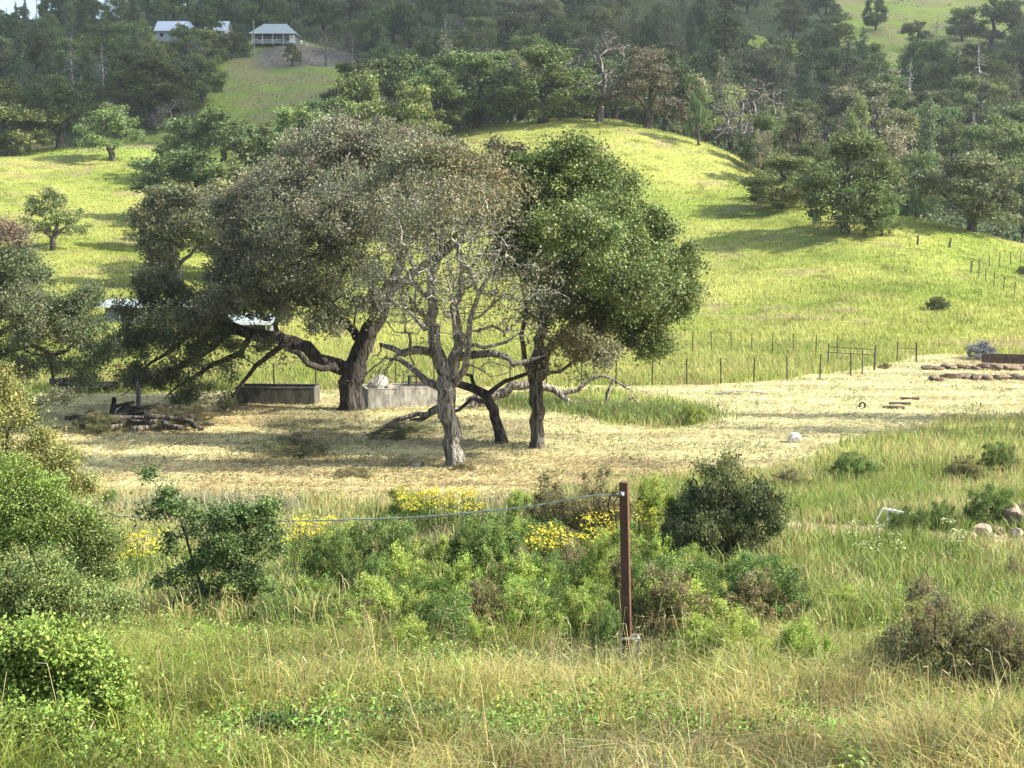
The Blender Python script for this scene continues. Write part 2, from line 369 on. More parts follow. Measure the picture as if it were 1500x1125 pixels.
# ------------------------------------------------------------ grass
CLEAR = []
SCRUB = wpoly([(432, 800), (560, 760), (700, 748), (900, 752), (1000, 780), (1130, 800), (1140, 890), (1110, 925), (1000, 940), (870, 945), (640, 945), (470, 930), (420, 870)])
def open_ground(x, y, k=.8):
    ok = np.ones(len(x), bool)
    sd = poly_sd(np.stack([x, y], -1), SCRUB)
    ok &= (sd > -.2) | (rng.random(len(x)) < .16)
    for cx, cy_, r in CLEAR: ok &= (x-cx)**2+(y-cy_)**2 > (r*k)**2
    return ok
def blades(name, x, y, h, w, col, lean=.25, mat_='grass', label=None, cat='grass', flat=False, z=None, az0=None):
    if y.min() < 60 and az0 is None:
        ok = open_ground(x, y); x, y, h, w, col = x[ok], y[ok], h[ok], w[ok], col[ok]
    n = len(x); z0 = T(x, y)-.02 if z is None else z
    az = rng.random(n)*2*pi; la = rng.random(n)*2*pi if az0 is None else az0+rng.normal(0, .6, n)
    if flat:
        z0 = z0+.03+rng.random(n)*.04
        d = np.stack([np.cos(la), np.sin(la), rng.normal(0, .18, n)], -1)
        s = np.stack([-np.sin(la), np.cos(la), rng.normal(0, .3, n)], -1)*w[:, None]*.5
        b = np.stack([x, y, z0], -1); tip = b+d*h[:, None]; mid = b+d*h[:, None]*.5+np.array([0, 0, 1])*(.02+rng.random(n)*.03)[:, None]
    else:
        L = lean*(.4+rng.random(n)*1.4)
        dx = np.cos(la)*L; dy = np.sin(la)*L
        s = np.stack([np.cos(az), np.sin(az), 0*az], -1)*w[:, None]*.5
        b = np.stack([x, y, z0], -1)
        mid = b+np.stack([dx*.35*h, dy*.35*h, .6*h], -1); tip = b+np.stack([dx*1.2*h, dy*1.2*h, h*(1-.3*L)], -1)
    V = np.stack([b-s, b+s, mid-s*.8, mid+s*.8, tip], 1).reshape(-1, 3)
    i = np.arange(n)[:, None]*5
    Fq = np.concatenate([i+0, i+1, i+3, i+2], 1); Ft = np.concatenate([i+2, i+3, i+4], 1)
    c = np.repeat(col, 5, axis=0).reshape(n, 5, 3).copy()
    o = mk(name, V, [Fq, Ft], mat_, tint=c.reshape(-1, 3))
    return tag(o, label, cat, kind='stuff')
def polar(n, y0, y1, smax=.41, pw=1.0):
    y = (y0**pw+rng.random(n)*(y1**pw-y0**pw))**(1/pw); x = (rng.random(n)*2-1)*(smax*y+3)
    return x, y
def vary(c, n, hv=.12, bv=.25):
    c = np.broadcast_to(np.asarray(c, float), (n, 3)); return np.clip(c*(1+rng.normal(0, bv, (n, 1)))*(1+rng.normal(0, hv, (n, 3))), .01, .8)
# nearest long grass, green below and straw seed heads
def meadow():
    x, y = polar(215000, 7.5, 21, .40, .6)
    u, v = proj(np.stack([x, y, T(x, y)], -1))
    dry = fbm(x/1.1, y/1.1, 41, 3)*.6+rng.random(len(x))*.45-.02+.22*sstep(380, 700, u)*sstep(960, 1040, v)-.12*sstep(300, 120, u)
    k = sstep(.42, .78, dry)[:, None]
    col = np.array([.225, .275, .045])*(1-k)+np.array([.48, .43, .16])*k
    ht = (.16+.27*rng.random(len(x)))*(.7+.6*fbm(x/2, y/2, 43, 2))
    patch = fbm(x/1.6, y/1.6, 46, 3); keep = patch+.12*rng.standard_normal(len(x)) > .36; x, y, ht, col, patch = x[keep], y[keep], ht[keep], col[keep], patch[keep]
    ht = ht*(.6+.9*sstep(.35, .7, patch))
    col = col*(1-.45*sstep(.5, .62, fbm(x/.8, y/.8, 47, 2)))[:, None]
    blades('meadow_grass', x, y, ht, .0045+.006*rng.random(len(x)), vary(col, len(x), .10, .28), .62, label='long green and straw coloured wild grass nearest the camera')
    # tall seed stalks with heads
    n = 1400; x, y = polar(n, 8.5, 19, .40, .7); z = T(x, y); h = .35+.4*rng.random(n)
    u, v = proj(np.stack([x, y, z], -1)); keep = rng.random(n) < .25+.75*sstep(150, 500, u); x, y, z, h = x[keep], y[keep], z[keep], h[keep]; n = len(x)
    la = rng.random(n)*2*pi; L = .1+.3*rng.random(n)
    b = np.stack([x, y, z], -1); top = b+np.stack([np.cos(la)*L*h, np.sin(la)*L*h, h], -1)
    s = np.stack([np.cos(la+1.5), np.sin(la+1.5), 0*la], -1)*.0022
    hd = np.stack([np.cos(la), np.sin(la), .4-rng.random(n)*1.0], -1)*(.05+.07*rng.random(n))[:, None]
    V = np.stack([b-s, b+s, top-s, top+s, top+hd*.5-s*2.6, top+hd*.5+s*2.6, top+hd], 1).reshape(-1, 3)
    i = np.arange(n)[:, None]*7
    Fq = np.concatenate([np.concatenate([i, i+1, i+3, i+2], 1), np.concatenate([i+2, i+3, i+5, i+4], 1)]); Ft = np.concatenate([i+4, i+5, i+6], 1)
    tag(mk('seed_grass', V, [Fq, Ft], 'grass', tint=np.repeat(vary((.50, .44, .20), n, .08, .2), 7, 0)), 'thin stalks of wild oat with pale drooping seed heads', 'grass', kind='stuff')
def forbs():
    n = 11500; x, y = polar(n, 8, 26, .40, .6); u, v = proj(np.stack([x, y, T(x, y)], -1))
    keep = (fbm(x/1.3, y/1.3, 91, 3)+.25*sstep(500, 100, u)+.10*sstep(16, 20, y)-.10*sstep(600, 900, u)*sstep(900, 1000, v) > .54); x, y = x[keep], y[keep]; n = len(x)
    hh = .10+.30*rng.random(n); m = 26; idx = np.repeat(np.arange(n), m); t = rng.random(len(idx))
    C = np.stack([x[idx]+rng.normal(0, .06, len(idx)), y[idx]+rng.normal(0, .06, len(idx)), T(x, y)[idx]+hh[idx]*t+.02], -1)
    base = vary((.19, .29, .05), n, .14, .3)
    V, Q, c = leaf_mesh(C, .022+.03*rng.random(len(C)), np.clip(base[idx]*(1+rng.normal(0, .2, (len(idx), 1))), .01, .7), rng, .6, .5)
    tag(mk('leafy_weeds', V, Q, 'leaf', tint=c), 'low broad leaved green weeds mixed through the near grass', 'weeds', kind='stuff')
def slope_grass():
    x, y = polar(145000, 19, 52, .41, .8); c, mown, gp, k, tr = zones(x, y)
    keep = (mown < .35) & (tr < .4); x, y = x[keep], y[keep]; n = len(x)
    u, v = proj(np.stack([x, y, T(x, y)], -1))
    g = fbm(x/2.5, y/2.5, 51, 4); dry = sstep(.42, .66, g+.10*rng.standard_normal(n)); grey = sstep(.55, .7, fbm(x/3, y/3, 56, 3))
    col = np.array([.22, .28, .065])*(1-dry[:, None])+np.array([.43, .40, .17])*dry[:, None]
    gg = (grey*sstep(1000, 500, u)*.7)[:, None]; col = col*(1-gg)+np.array([.33, .31, .22])*gg
    h = (.25+.35*rng.random(n))*(.6+.9*fbm(x/1.5, y/1.5, 53, 2))
    blades('slope_grass', x, y, h, .014+.016*rng.random(n), vary(col, n, .10, .22), .3, label='mixed green and dry grass on the slope among the scrub')
def bank_grass():
    x, y = polar(70000, 50, 100, .41, .7); c, mown, gp, k, tr = zones(x, y); keep = (mown < .4); x, y = x[keep], y[keep]; n = len(x)
    dry = sstep(.38, .60, fbm(x/3, y/3, 52, 4)+.1*rng.standard_normal(n))[:, None]
    blades('bank_grass', x, y, (.3+.4*rng.random(n)), .02+.03*rng.random(n), vary(np.array([.23, .29, .065])*(1-dry)+np.array([.42, .40, .16])*dry, n, .08, .2), .3, label='uncut grass on the low bank and verges around the hay')
def hill_grass():
    x, y = polar(330000, 76, 245, .40, .45); c, mown, gp, k, tr = zones(x, y)
    keep = (mown < .4) & (wood_density(x, y) < .5); x, y, c, k = x[keep], y[keep], c[keep], k[keep]; n = len(x)
    col = c*1.1
    h = (.12+.26*rng.random(n))*(1.25-.4*sstep(100, 170, y))*(.5+1.0*fbm(x/5, y/5, 61, 3))
    blades('hill_grass', x, y, h, (.035+.045*rng.random(n))*(.7+.006*(y-76)), vary(col, n, .05, .13), .35, label='bright yellow green grass covering the open hills', az0=np.full(n, 2.6))
    x, y = polar(60000, 245, 560, .40, .4); keep = wood_density(x, y) < .5; x, y = x[keep], y[keep]; n = len(x)
    c = zones(x, y)[0]
    blades('far_hill_grass', x, y, .25+.25*rng.random(n), .10+.10*rng.random(n), vary(c, n, .07, .2), .35, label='dull green grass in the glades of the far wooded slopes')
def undergrowth():
    n = 26000; x, y = polar(n, 178, 640, .42, .5); wd = wood_density(x, y)
    keep = (wd > .4) | ((y > 300) & (fbm(x/11, y/11, 88, 3) > .66) & (x/y > .1)); x, y = x[keep], y[keep]; n = len(x); m = 9
    idx = np.repeat(np.arange(n), m); r = .5+.9*rng.random(n); q = rng.normal(0, 1, (len(idx), 3))*np.array([.7, .7, .35])*r[idx][:, None]
    C = np.stack([x[idx], y[idx], T(x, y)[idx]+.4*r[idx]], -1)+q
    base = vary((.075, .11, .04), n, .15, .3)
    V, Q, c = leaf_mesh(C, .35+.35*rng.random(len(C)), np.clip(base[idx]*(1+rng.normal(0, .2, (len(idx), 1))), .01, .5), rng, .6, .6)
    tag(mk('undergrowth', V, Q, 'leaf', tint=c), 'low brushy undergrowth between the trees of the far woods', 'undergrowth', kind='stuff')
def straw():
    x, y = polar(210000, 43, 98, .41, .7); c, mown, gp, k, tr = zones(x, y)
    keep = mown > .3+.4*rng.random(len(x)); x, y, c = x[keep], y[keep], c[keep]; n = len(x)
    az = .25*np.sin(x*.2)+rng.normal(0, .5, n)
    blades('mown_straw', x, y, .15+.25*rng.random(n), .02+.035*rng.random(n), vary(c*1.12, n, .06, .22), 0, 'straw', 'pale cut hay lying in swathes over the mown flat', 'hay', flat=True, az0=az)
    x, y = polar(50000, 43, 98, .41, .7); c, mown, gp, k, tr = zones(x, y); u, v = proj(np.stack([x, y, T(x, y)], -1))
    w = fbm(x/1.6, y/1.6, 71, 3)+.20*(np.exp(-((u-500)/210)**2-((v-650)/45)**2))  # weeds thickened under the oaks, their dark green also deepening the shade pool
    keep = (mown > .5) & (w > .56); x, y = x[keep], y[keep]; n = len(x)
    blades('field_weeds', x, y, .08+.12*rng.random(n), .03+.03*rng.random(n), vary((.12, .17, .05), n), .5, label='low green weeds sprouting through the cut hay under the oaks')
    n = 9000; bx = rng.random(n); pts = np.array([at(*p)[:2] for p in ((745, 590), (820, 596), (900, 605), (960, 608), (1030, 608))])
    t = rng.random(n)*4; i = t.astype(int); f = (t-i)[:, None]; q = pts[i]*(1-f)+pts[np.minimum(i+1, 4)]*f+rng.normal(0, 1, (n, 2))*np.array([.8, 1.4])
    blades('rank_grass', q[:, 0], q[:, 1], .25+.35*rng.random(n), .02+.03*rng.random(n), vary((.19, .24, .07), n, .15, .3), .3, label='tall green uncut grass around the fallen limb')

# ------------------------------------------------------------ trees
def skeleton(stems, targets, rg, wpath=.3, jit=.1, rtip=.012, zmin=-1e9, step=.7, p=2.3):
    pos = []; par = []; mr = []; path = []
    for si, (pts, r0, r1) in enumerate(stems):
        c = spline(pts, .35 if r0 > .2 else .5); n = len(c)
        if n > 3: c[1:-1] += rg.normal(0, min(.25*r0, .06), (n-2, 3))
        rr = np.linspace(r0, r1, n)
        if si == 0:
            rr[0] *= 1.5; rr[1] *= 1.2; prev = -1; s = 0
        else:
            pa = np.array(pos); prev = int(np.argmin(np.linalg.norm(pa-c[0], axis=1))); s = 1
        for i in range(s, n):
            pos.append(c[i]); par.append(prev); mr.append(rr[i])
            path.append(0 if prev < 0 else path[prev]+np.linalg.norm(c[i]-pos[prev])); prev = len(pos)-1
    ns = len(pos); tnode = np.full(len(targets), -1)
    if len(targets):
        Tt = np.asarray(targets); A = np.array(pos); ok = A[:, 2] > zmin
        pa = np.array(path)
        D = np.linalg.norm(A[None]-Tt[:, None], axis=2)+wpath*pa[None]; D[:, ~ok] = 1e9
        bj = np.argmin(D, 1); bc = D[np.arange(len(Tt)), bj]; done = np.zeros(len(Tt), bool)
        for _ in range(len(Tt)):
            t = int(np.argmin(np.where(done, 1e18, bc))); done[t] = True; j = int(bj[t]); a = pos[j]; b = Tt[t]
            d = np.linalg.norm(b-a); m = max(1, int(round(d/step)))
            dirp = (a-pos[par[j]]) if par[j] >= 0 else np.array([0, 0, 1.]); dirp = dirp/(np.linalg.norm(dirp)+1e-9)
            ctrl = a+dirp*d*.35+np.array([0, 0, .10*d]); prev = j; first = len(pos)
            for q in range(1, m+1):
                f = q/m; pt = (1-f)**2*a+2*f*(1-f)*ctrl+f*f*b
                if q < m: pt = pt+rg.normal(0, jit*min(1, d/2), 3)
                pos.append(pt); par.append(prev); mr.append(0); path.append(path[prev]+np.linalg.norm(pt-pos[prev])); prev = len(pos)-1
            tnode[t] = prev
            for q in range(first, len(pos)):
                cst = np.linalg.norm(Tt-pos[q], axis=1)+wpath*path[q]; u = cst < bc; bc[u] = cst[u]; bj[u] = q
    n = len(pos); pos = np.array(pos); par = np.array(par); acc = np.zeros(n); rad = np.zeros(n)
    for i in range(n-1, -1, -1):
        r = max(rtip, acc[i]**(1/p)) if acc[i] > 0 else rtip
        r = max(r, mr[i]) if i < ns else r
        if i < ns and mr[i] > 0: r = min(r, max(mr[i]*1.25, rtip))
        rad[i] = r
        if par[i] >= 0: acc[par[i]] += r**p
    return pos, par, rad
def branch_mesh(pos, par, rad, rough=.1, kmax=12):
    n = len(pos); ch = [[] for _ in range(n)]
    for i in range(n):
        if par[i] >= 0: ch[par[i]].append(i)
    starts = [(-1, 0)]; groups = {kmax: [], 7: [], 4: [], 3: []}
    while starts:
        p0, i = starts.pop(); c = []; r = []
        if p0 >= 0: c.append(pos[p0]); r.append(min(rad[p0]*.9, rad[i]*1.15))
        while True:
            c.append(pos[i]); r.append(rad[i])
            if not ch[i]: break
            k = sorted(ch[i], key=lambda q: -rad[q]); starts += [(i, q) for q in k[1:]]; i = k[0]
        if len(c) < 2: continue
        r[-1] *= .35; mx = max(r)
        groups[kmax if mx > .16 else 7 if mx > .06 else 4 if mx > .025 else 3].append((np.array(c), np.array(r)))
    V = []; Q = []; o = 0
    for k, L in groups.items():
        if L:
            v, q = tube_arrays([a for a, _ in L], [b for _, b in L], k, rough if k == kmax else 0); V.append(v); Q.append(q+o); o += len(v)
    return np.concatenate(V), np.concatenate(Q)
def lobe_pts(c, r, n, rg):
    """clumps on the shell of an ellipsoid, so a crown breaks into rounded sprays with gaps between"""
    r = np.asarray(r, float); k = max(3, min(26, n//4)); d = rg.normal(0, 1, (k*2, 3)); d /= np.linalg.norm(d, axis=1, keepdims=True)
    d = d[(d[:, 2] > -.7)][:k]; k = len(d); cc = np.asarray(c)+d*r*(.55+.35*rg.random((k, 1))); out = []
    for q in range(k): out.append(lobe_shell(cc[q], r*(.24+.26*rg.random()), max(2, n//k), rg, .3))
    return np.concatenate(out)
def lobe_shell(c, r, n, rg, shell=.45):
    d = rg.normal(0, 1, (n*3, 3)); d /= np.linalg.norm(d, axis=1, keepdims=True)
    d = d[(d[:, 2] > -.75) | (rg.random(len(d)) < .3)][:n]
    rr = (shell**3+rg.random(len(d))*(1-shell**3))**(1/3)
    wob = 1+.28*(vn(d[:, 0]*2.2+c[0], d[:, 1]*2.2+d[:, 2]*1.7+c[2], 5)-.5)*2
    return np.asarray(c)+d*(rr*wob)[:, None]*np.asarray(r)
def leaf_mesh(C, size, col, rg, up=.3, asp=.55):
    n = len(C); nrm = rg.normal(0, 1, (n, 3)); nrm[:, 2] += up*np.sign(rg.random(n)-.1)*1.2; nrm /= np.linalg.norm(nrm, axis=1, keepdims=True)
    a = np.cross(nrm, rg.normal(0, 1, (n, 3))); a /= np.linalg.norm(a, axis=1, keepdims=True)+1e-9; b = np.cross(nrm, a)
    a = a*size[:, None]*.5; b = b*size[:, None]*.5*asp; f = nrm*size[:, None]*.08
    V = np.stack([C-a, C+b+f, C+a, C-b+f], 1).reshape(-1, 3)
    return V, np.arange(n*4).reshape(n, 4), np.repeat(col, 4, 0)
def make_tree(name, label, cat, base, stems, lobes, leaf=(.10, 60, .33), bare=0, seed=1, bark=(.13, .11, .085), group=None,
              wpath=.3, zmin=None, leafmat='leaf', rtip=.012, up=.3, part='crown', jit=.12, rough=.1, twigs=0, fill=1.0, barktip=None, step=.7):
    """lobes: (centre, radii, n targets, colour[, density]); stems: (points, r0, r1)"""
    rg = np.random.default_rng(seed); tg = []; lc = []; dens = []
    for L in lobes:
        q = lobe_pts(L[0], L[1], int(L[2]*(fill if L[4] > .3 else (2.2 if twigs else 1))), rg); tg.append(q); lc.append(np.tile(L[3], (len(q), 1))); dens.append(np.full(len(q), L[4] if len(L) > 4 else 1.0))
    tg = np.concatenate(tg) if tg else np.zeros((0, 3)); 
    if len(tg): lc = np.concatenate(lc); dens = np.concatenate(dens)
    zb = base[2]+.05
    if len(tg): tg[:, 2] = np.maximum(tg[:, 2], zb+.1)
    pos, par, rad = skeleton(stems, tg, rg, wpath, jit, rtip, -1e9 if zmin is None else zmin, step)
    V, Q = branch_mesh(pos, par, rad, rough)
    root = empty(name, base, label, cat, group)
    tip = sstep(.25, .02, np.repeat(1, len(V))*0+0) if False else None
    bt = np.tile(np.array(bark), (len(V), 1))
    if barktip is not None:
        hh = V[:, 2]-base[2]; k = sstep(barktip[1], barktip[2], hh+rg.normal(0, .2, len(V)))[:, None]; bt = bt*(1-k)+np.array(barktip[0])*k
    bt = bt*(.8+.4*vn(V[:, 0]*1.3, V[:, 2]*.8+V[:, 1], 3))[:, None]
    mk('trunk', V, Q, 'bark', root, bt, True, base)
    if len(tg) and leaf[1] > 0:
        m = np.maximum(0, (leaf[1]*dens*(.12+1.75*rg.random(len(tg))**1.3))).astype(int)
        idx = np.repeat(np.arange(len(tg)), m); n = len(idx)
        if n == 0: return root
        C = tg[idx]+rg.normal(0, 1, (n, 3))*np.array([1, 1, .75])*leaf[2]*(.5+.9*rg.random(len(tg)))[idx][:, None]
        C[:, 2] = np.maximum(C[:, 2], T(C[:, 0], C[:, 1])+.03) if abs(base[0])+abs(base[1]) > 1 else np.maximum(C[:, 2], .05)
        cl = lc*(1+rg.normal(0, .20, (len(tg), 1)))*(1+rg.normal(0, .05, (len(tg), 3)))
        col = np.clip(cl[idx]*(1+rg.normal(0, .22, (n, 1)))*(1+rg.normal(0, .05, (n, 3))), .012, .6)
        sz = leaf[0]*(.6+.8*rg.random(n))
        V, Q, c = leaf_mesh(C, sz, col, rg, up)
        mk(part, V, Q, leafmat, root, c, False, base)
    return root
def PX(Y):  # lobe given in pixels at depth Y
    def f(u, v, ru, rv, n, col, dY=0, rY=None, dens=1.0):
        c = P(u, v, Y+dY); m = (Y+dY)/F; return (c, (ru*m, (rY if rY else (ru+rv)/2*m), rv*m), n, col, dens)
    def s(pts, r0, r1): return ([P(u, v, Y+(q[0] if q else 0)) for u, v, *q in pts], r0, r1)
    return f, s
DKG, MDG, BRG = (.050, .090, .024), (.075, .125, .034), (.10, .155, .035)
GRY, OLV, BRN = (.090, .105, .055), (.105, .100, .048), (.165, .125, .062)

def hero_trees():
    # the great live oak on the left
    b = at(515, 600); f, s = PX(b[1])
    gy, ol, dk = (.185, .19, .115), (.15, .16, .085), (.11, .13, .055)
    stems = [s([(514, 604), (512, 575), (520, 540), (535, 505), (552, 470), (568, 430), (590, 380), (600, 330)], .58, .16),
             s([(520, 545), (495, 538), (470, 524), (440, 505), (405, 495), (370, 490), (335, 478), (300, 470), (260, 470), (215, 490)], .38, .10),
             s([(495, 540), (488, 536, -1), (470, 541, -2), (450, 533, -2.5), (438, 515, -3), (415, 510, -3)], .2, .13),
             s([(425, 500), (400, 515, -1), (375, 535, -1.5), (352, 565, -2), (330, 600, -2)], .17, .05),
             s([(370, 492), (350, 515, 1), (325, 530, 1), (300, 540, 1.5), (265, 565, 2), (240, 585, 2)], .18, .04),
             s([(335, 480), (310, 510, -1), (280, 528, -1.5), (240, 545, -2), (200, 560, -2.5), (180, 580, -3)], .2, .05),
             s([(300, 472), (265, 500), (225, 530, 1), (190, 555, 1)], .14, .05),
             s([(235, 480), (240, 455), (232, 430), (225, 410)], .10, .04),
             s([(535, 505), (505, 470, 1), (470, 430, 2), (430, 380, 2.5), (400, 330, 3)], .22, .07),
             s([(552, 470), (545, 420, -1.5), (520, 360, -2.5), (505, 290, -3), (510, 220, -2)], .24, .06),
             s([(568, 430), (620, 390, 1.5), (665, 350, 2), (690, 300, 2)], .24, .08),
             s([(470, 430, 2), (440, 420, 2), (400, 405, 2), (370, 390, 2)], .18, .08)]
    G = (.235, .235, .15)  # lobe colours go from pale on top to dark below, painting in top light
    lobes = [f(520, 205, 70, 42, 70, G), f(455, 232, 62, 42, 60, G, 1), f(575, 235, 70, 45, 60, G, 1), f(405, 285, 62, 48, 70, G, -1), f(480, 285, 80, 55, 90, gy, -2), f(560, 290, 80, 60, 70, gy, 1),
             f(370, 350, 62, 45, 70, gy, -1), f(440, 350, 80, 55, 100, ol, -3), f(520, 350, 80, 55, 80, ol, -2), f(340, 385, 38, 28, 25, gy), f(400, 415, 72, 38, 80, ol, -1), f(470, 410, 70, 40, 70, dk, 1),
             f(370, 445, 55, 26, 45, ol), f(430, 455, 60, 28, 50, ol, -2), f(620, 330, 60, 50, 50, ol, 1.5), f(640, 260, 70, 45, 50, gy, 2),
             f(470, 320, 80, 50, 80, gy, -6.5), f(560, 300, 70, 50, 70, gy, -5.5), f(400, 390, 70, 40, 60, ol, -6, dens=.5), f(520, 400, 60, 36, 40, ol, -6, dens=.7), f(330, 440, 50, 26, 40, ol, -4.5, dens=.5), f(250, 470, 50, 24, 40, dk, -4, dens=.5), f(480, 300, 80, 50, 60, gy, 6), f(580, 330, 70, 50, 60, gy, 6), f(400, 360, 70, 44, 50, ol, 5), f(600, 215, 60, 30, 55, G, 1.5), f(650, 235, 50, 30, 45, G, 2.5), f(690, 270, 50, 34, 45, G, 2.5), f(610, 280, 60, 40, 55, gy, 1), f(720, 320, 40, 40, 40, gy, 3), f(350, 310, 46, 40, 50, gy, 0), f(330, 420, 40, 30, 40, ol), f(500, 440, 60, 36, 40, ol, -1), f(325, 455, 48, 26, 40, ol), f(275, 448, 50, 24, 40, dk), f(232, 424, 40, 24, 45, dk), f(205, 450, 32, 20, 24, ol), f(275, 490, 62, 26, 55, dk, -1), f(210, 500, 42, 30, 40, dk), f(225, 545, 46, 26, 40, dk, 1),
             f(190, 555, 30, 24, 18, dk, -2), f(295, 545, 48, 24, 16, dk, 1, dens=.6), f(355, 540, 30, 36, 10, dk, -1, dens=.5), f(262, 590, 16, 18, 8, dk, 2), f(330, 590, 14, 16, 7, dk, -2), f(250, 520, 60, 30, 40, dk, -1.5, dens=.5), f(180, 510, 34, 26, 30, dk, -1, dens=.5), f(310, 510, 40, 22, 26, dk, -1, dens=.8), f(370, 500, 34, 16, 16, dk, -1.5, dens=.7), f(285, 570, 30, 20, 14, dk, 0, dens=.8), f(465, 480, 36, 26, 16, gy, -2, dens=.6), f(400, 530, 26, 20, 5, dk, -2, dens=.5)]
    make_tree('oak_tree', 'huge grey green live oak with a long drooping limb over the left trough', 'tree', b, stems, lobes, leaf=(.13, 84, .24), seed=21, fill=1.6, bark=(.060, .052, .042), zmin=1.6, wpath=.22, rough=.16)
    # half dead oak in the middle, pale peeling trunk
    b = at(664, 684); f, s = PX(b[1])
    stems = [s([(666, 686), (662, 650), (656, 610), (655, 575), (652, 545), (640, 510), (633, 470), (632, 430), (640, 385), (648, 340), (643, 290), (650, 250)], .34, .05),
             s([(656, 560), (668, 525), (672, 490), (668, 450), (678, 410), (672, 360), (690, 320)], .22, .05),
             s([(660, 570), (680, 540, -.6), (685, 500, -1), (690, 470, -1), (700, 430, -1.5), (720, 400, -1.5), (735, 360, -1)], .15, .04),
             s([(650, 530), (632, 514), (612, 513, -.8), (590, 520, -1), (572, 510, -1), (556, 505, -1)], .19, .08),
             s([(650, 572), (625, 560, .6), (602, 540, 1), (585, 528, 1.2), (562, 525, 1.2)], .17, .05),
             s([(676, 530), (700, 520, -.5), (722, 517, -1), (740, 522, -1.2), (752, 532, -1.2), (772, 528, -1.2), (800, 520, -1.2)], .17, .06),
             s([(684, 505), (710, 508, 1), (740, 500, 1.2), (765, 485, 1.2)], .10, .05),
             s([(634, 475), (622, 480, 1), (605, 465, 1.4), (590, 450, 1.6)], .14, .05),
             s([(634, 440), (612, 420, -1), (590, 412, -1.5), (575, 405, -1.5)], .13, .04),
             s([(640, 385), (665, 360, -1), (700, 345, -2), (730, 340, -2), (745, 320, -2)], .10, .03),
             s([(645, 350), (620, 320, 1), (600, 290, 1.5), (580, 265, 1.5)], .12, .04)]
    br = (.225, .205, .10); br2 = (.195, .20, .115); no = 0
    lobes = [f(620, 300, 70, 40, 60, br2, -4, dens=.4), f(690, 290, 60, 40, 60, br, -4, dens=.4), f(660, 290, 70, 40, 50, br2, 4), f(655, 232, 52, 26, 60, br), f(700, 250, 48, 30, 50, br), f(735, 285, 38, 26, 40, br), f(605, 235, 50, 30, 50, br2), f(570, 270, 42, 32, 40, br2), f(640, 275, 60, 30, 45, br2, -1), f(610, 320, 46, 30, 26, br2, -1, dens=.7),
             f(700, 310, 50, 30, 26, br, -1, dens=.6), f(750, 320, 32, 28, 22, br2), f(725, 360, 40, 30, 20, br, -1, dens=.5), f(600, 380, 50, 40, 26, br2, -1.5, dens=.4), f(740, 420, 42, 34, 14, br, -1, dens=.4),
             f(660, 400, 100, 70, 110, br2, -2, dens=.07), f(720, 470, 70, 50, 60, br2, -1.5, dens=.06), f(590, 470, 50, 50, 50, br2, -1.5, dens=.06), f(620, 440, 70, 60, 60, br2, -2.5, dens=.05), f(570, 530, 40, 30, 26, br2, -1, dens=.02), f(730, 545, 50, 24, 24, br2, -1, dens=.03), f(660, 590, 26, 14, 12, br2, -.5, dens=0), f(700, 400, 80, 90, 120, br2, -1.5, dens=0), f(610, 420, 80, 80, 110, br2, -2, dens=0), f(650, 480, 110, 50, 90, br2, -1, dens=0), f(560, 560, 60, 26, 50, br2, -1.5, dens=0), f(770, 470, 50, 60, 60, br2, -2, dens=0), f(640, 330, 90, 60, 70, br2, -2, dens=0), f(600, 350, 60, 50, 60, br2, -1, dens=.32), f(700, 380, 60, 60, 70, br2, -2, dens=.32), f(640, 430, 90, 50, 60, br2, -2, dens=.2), f(780, 430, 50, 60, 50, br2, -2.5, dens=.35), f(560, 420, 50, 60, 50, br2, -1, dens=.3)]
    make_tree('half_dead_oak', 'half dead oak with pale peeling trunk and bare white twigs', 'tree', b, stems, lobes, leaf=(.11, 38, .22), seed=32, fill=1.6, twigs=1, bark=(.20, .185, .155), zmin=3.2, wpath=.18, rtip=.0105, jit=.16, rough=.22, step=.45, barktip=((.42, .40, .35), 4.5, 8))
    # dense green oak on the right
    b = at(786, 657); f, s = PX(b[1])
    stems = [s([(786, 659), (785, 630), (784, 590), (784, 555), (788, 520), (796, 480), (805, 430), (822, 380), (838, 320), (842, 260), (845, 215)], .27, .06),
             s([(786, 565), (800, 530), (815, 500), (845, 470), (885, 450), (930, 440), (970, 430)], .22, .06),
             s([(784, 560), (770, 530, -.5), (765, 490, -1), (770, 450, -1), (760, 400, -1)], .14, .05),
             s([(805, 430), (850, 395, 1), (900, 365, 1.5), (950, 350, 2)], .18, .05),
             s([(800, 455), (775, 420, 1), (760, 370, 1.5), (755, 300, 1.5), (750, 250, 1.5)], .14, .05),
             s([(788, 545), (820, 545, -1), (840, 530, -1.5), (870, 525, -1.5)], .10, .04),
             s([(885, 450), (920, 470), (945, 490), (955, 505)], .07, .03)]
    g1, g2 = (.135, .180, .052), (.170, .220, .066)
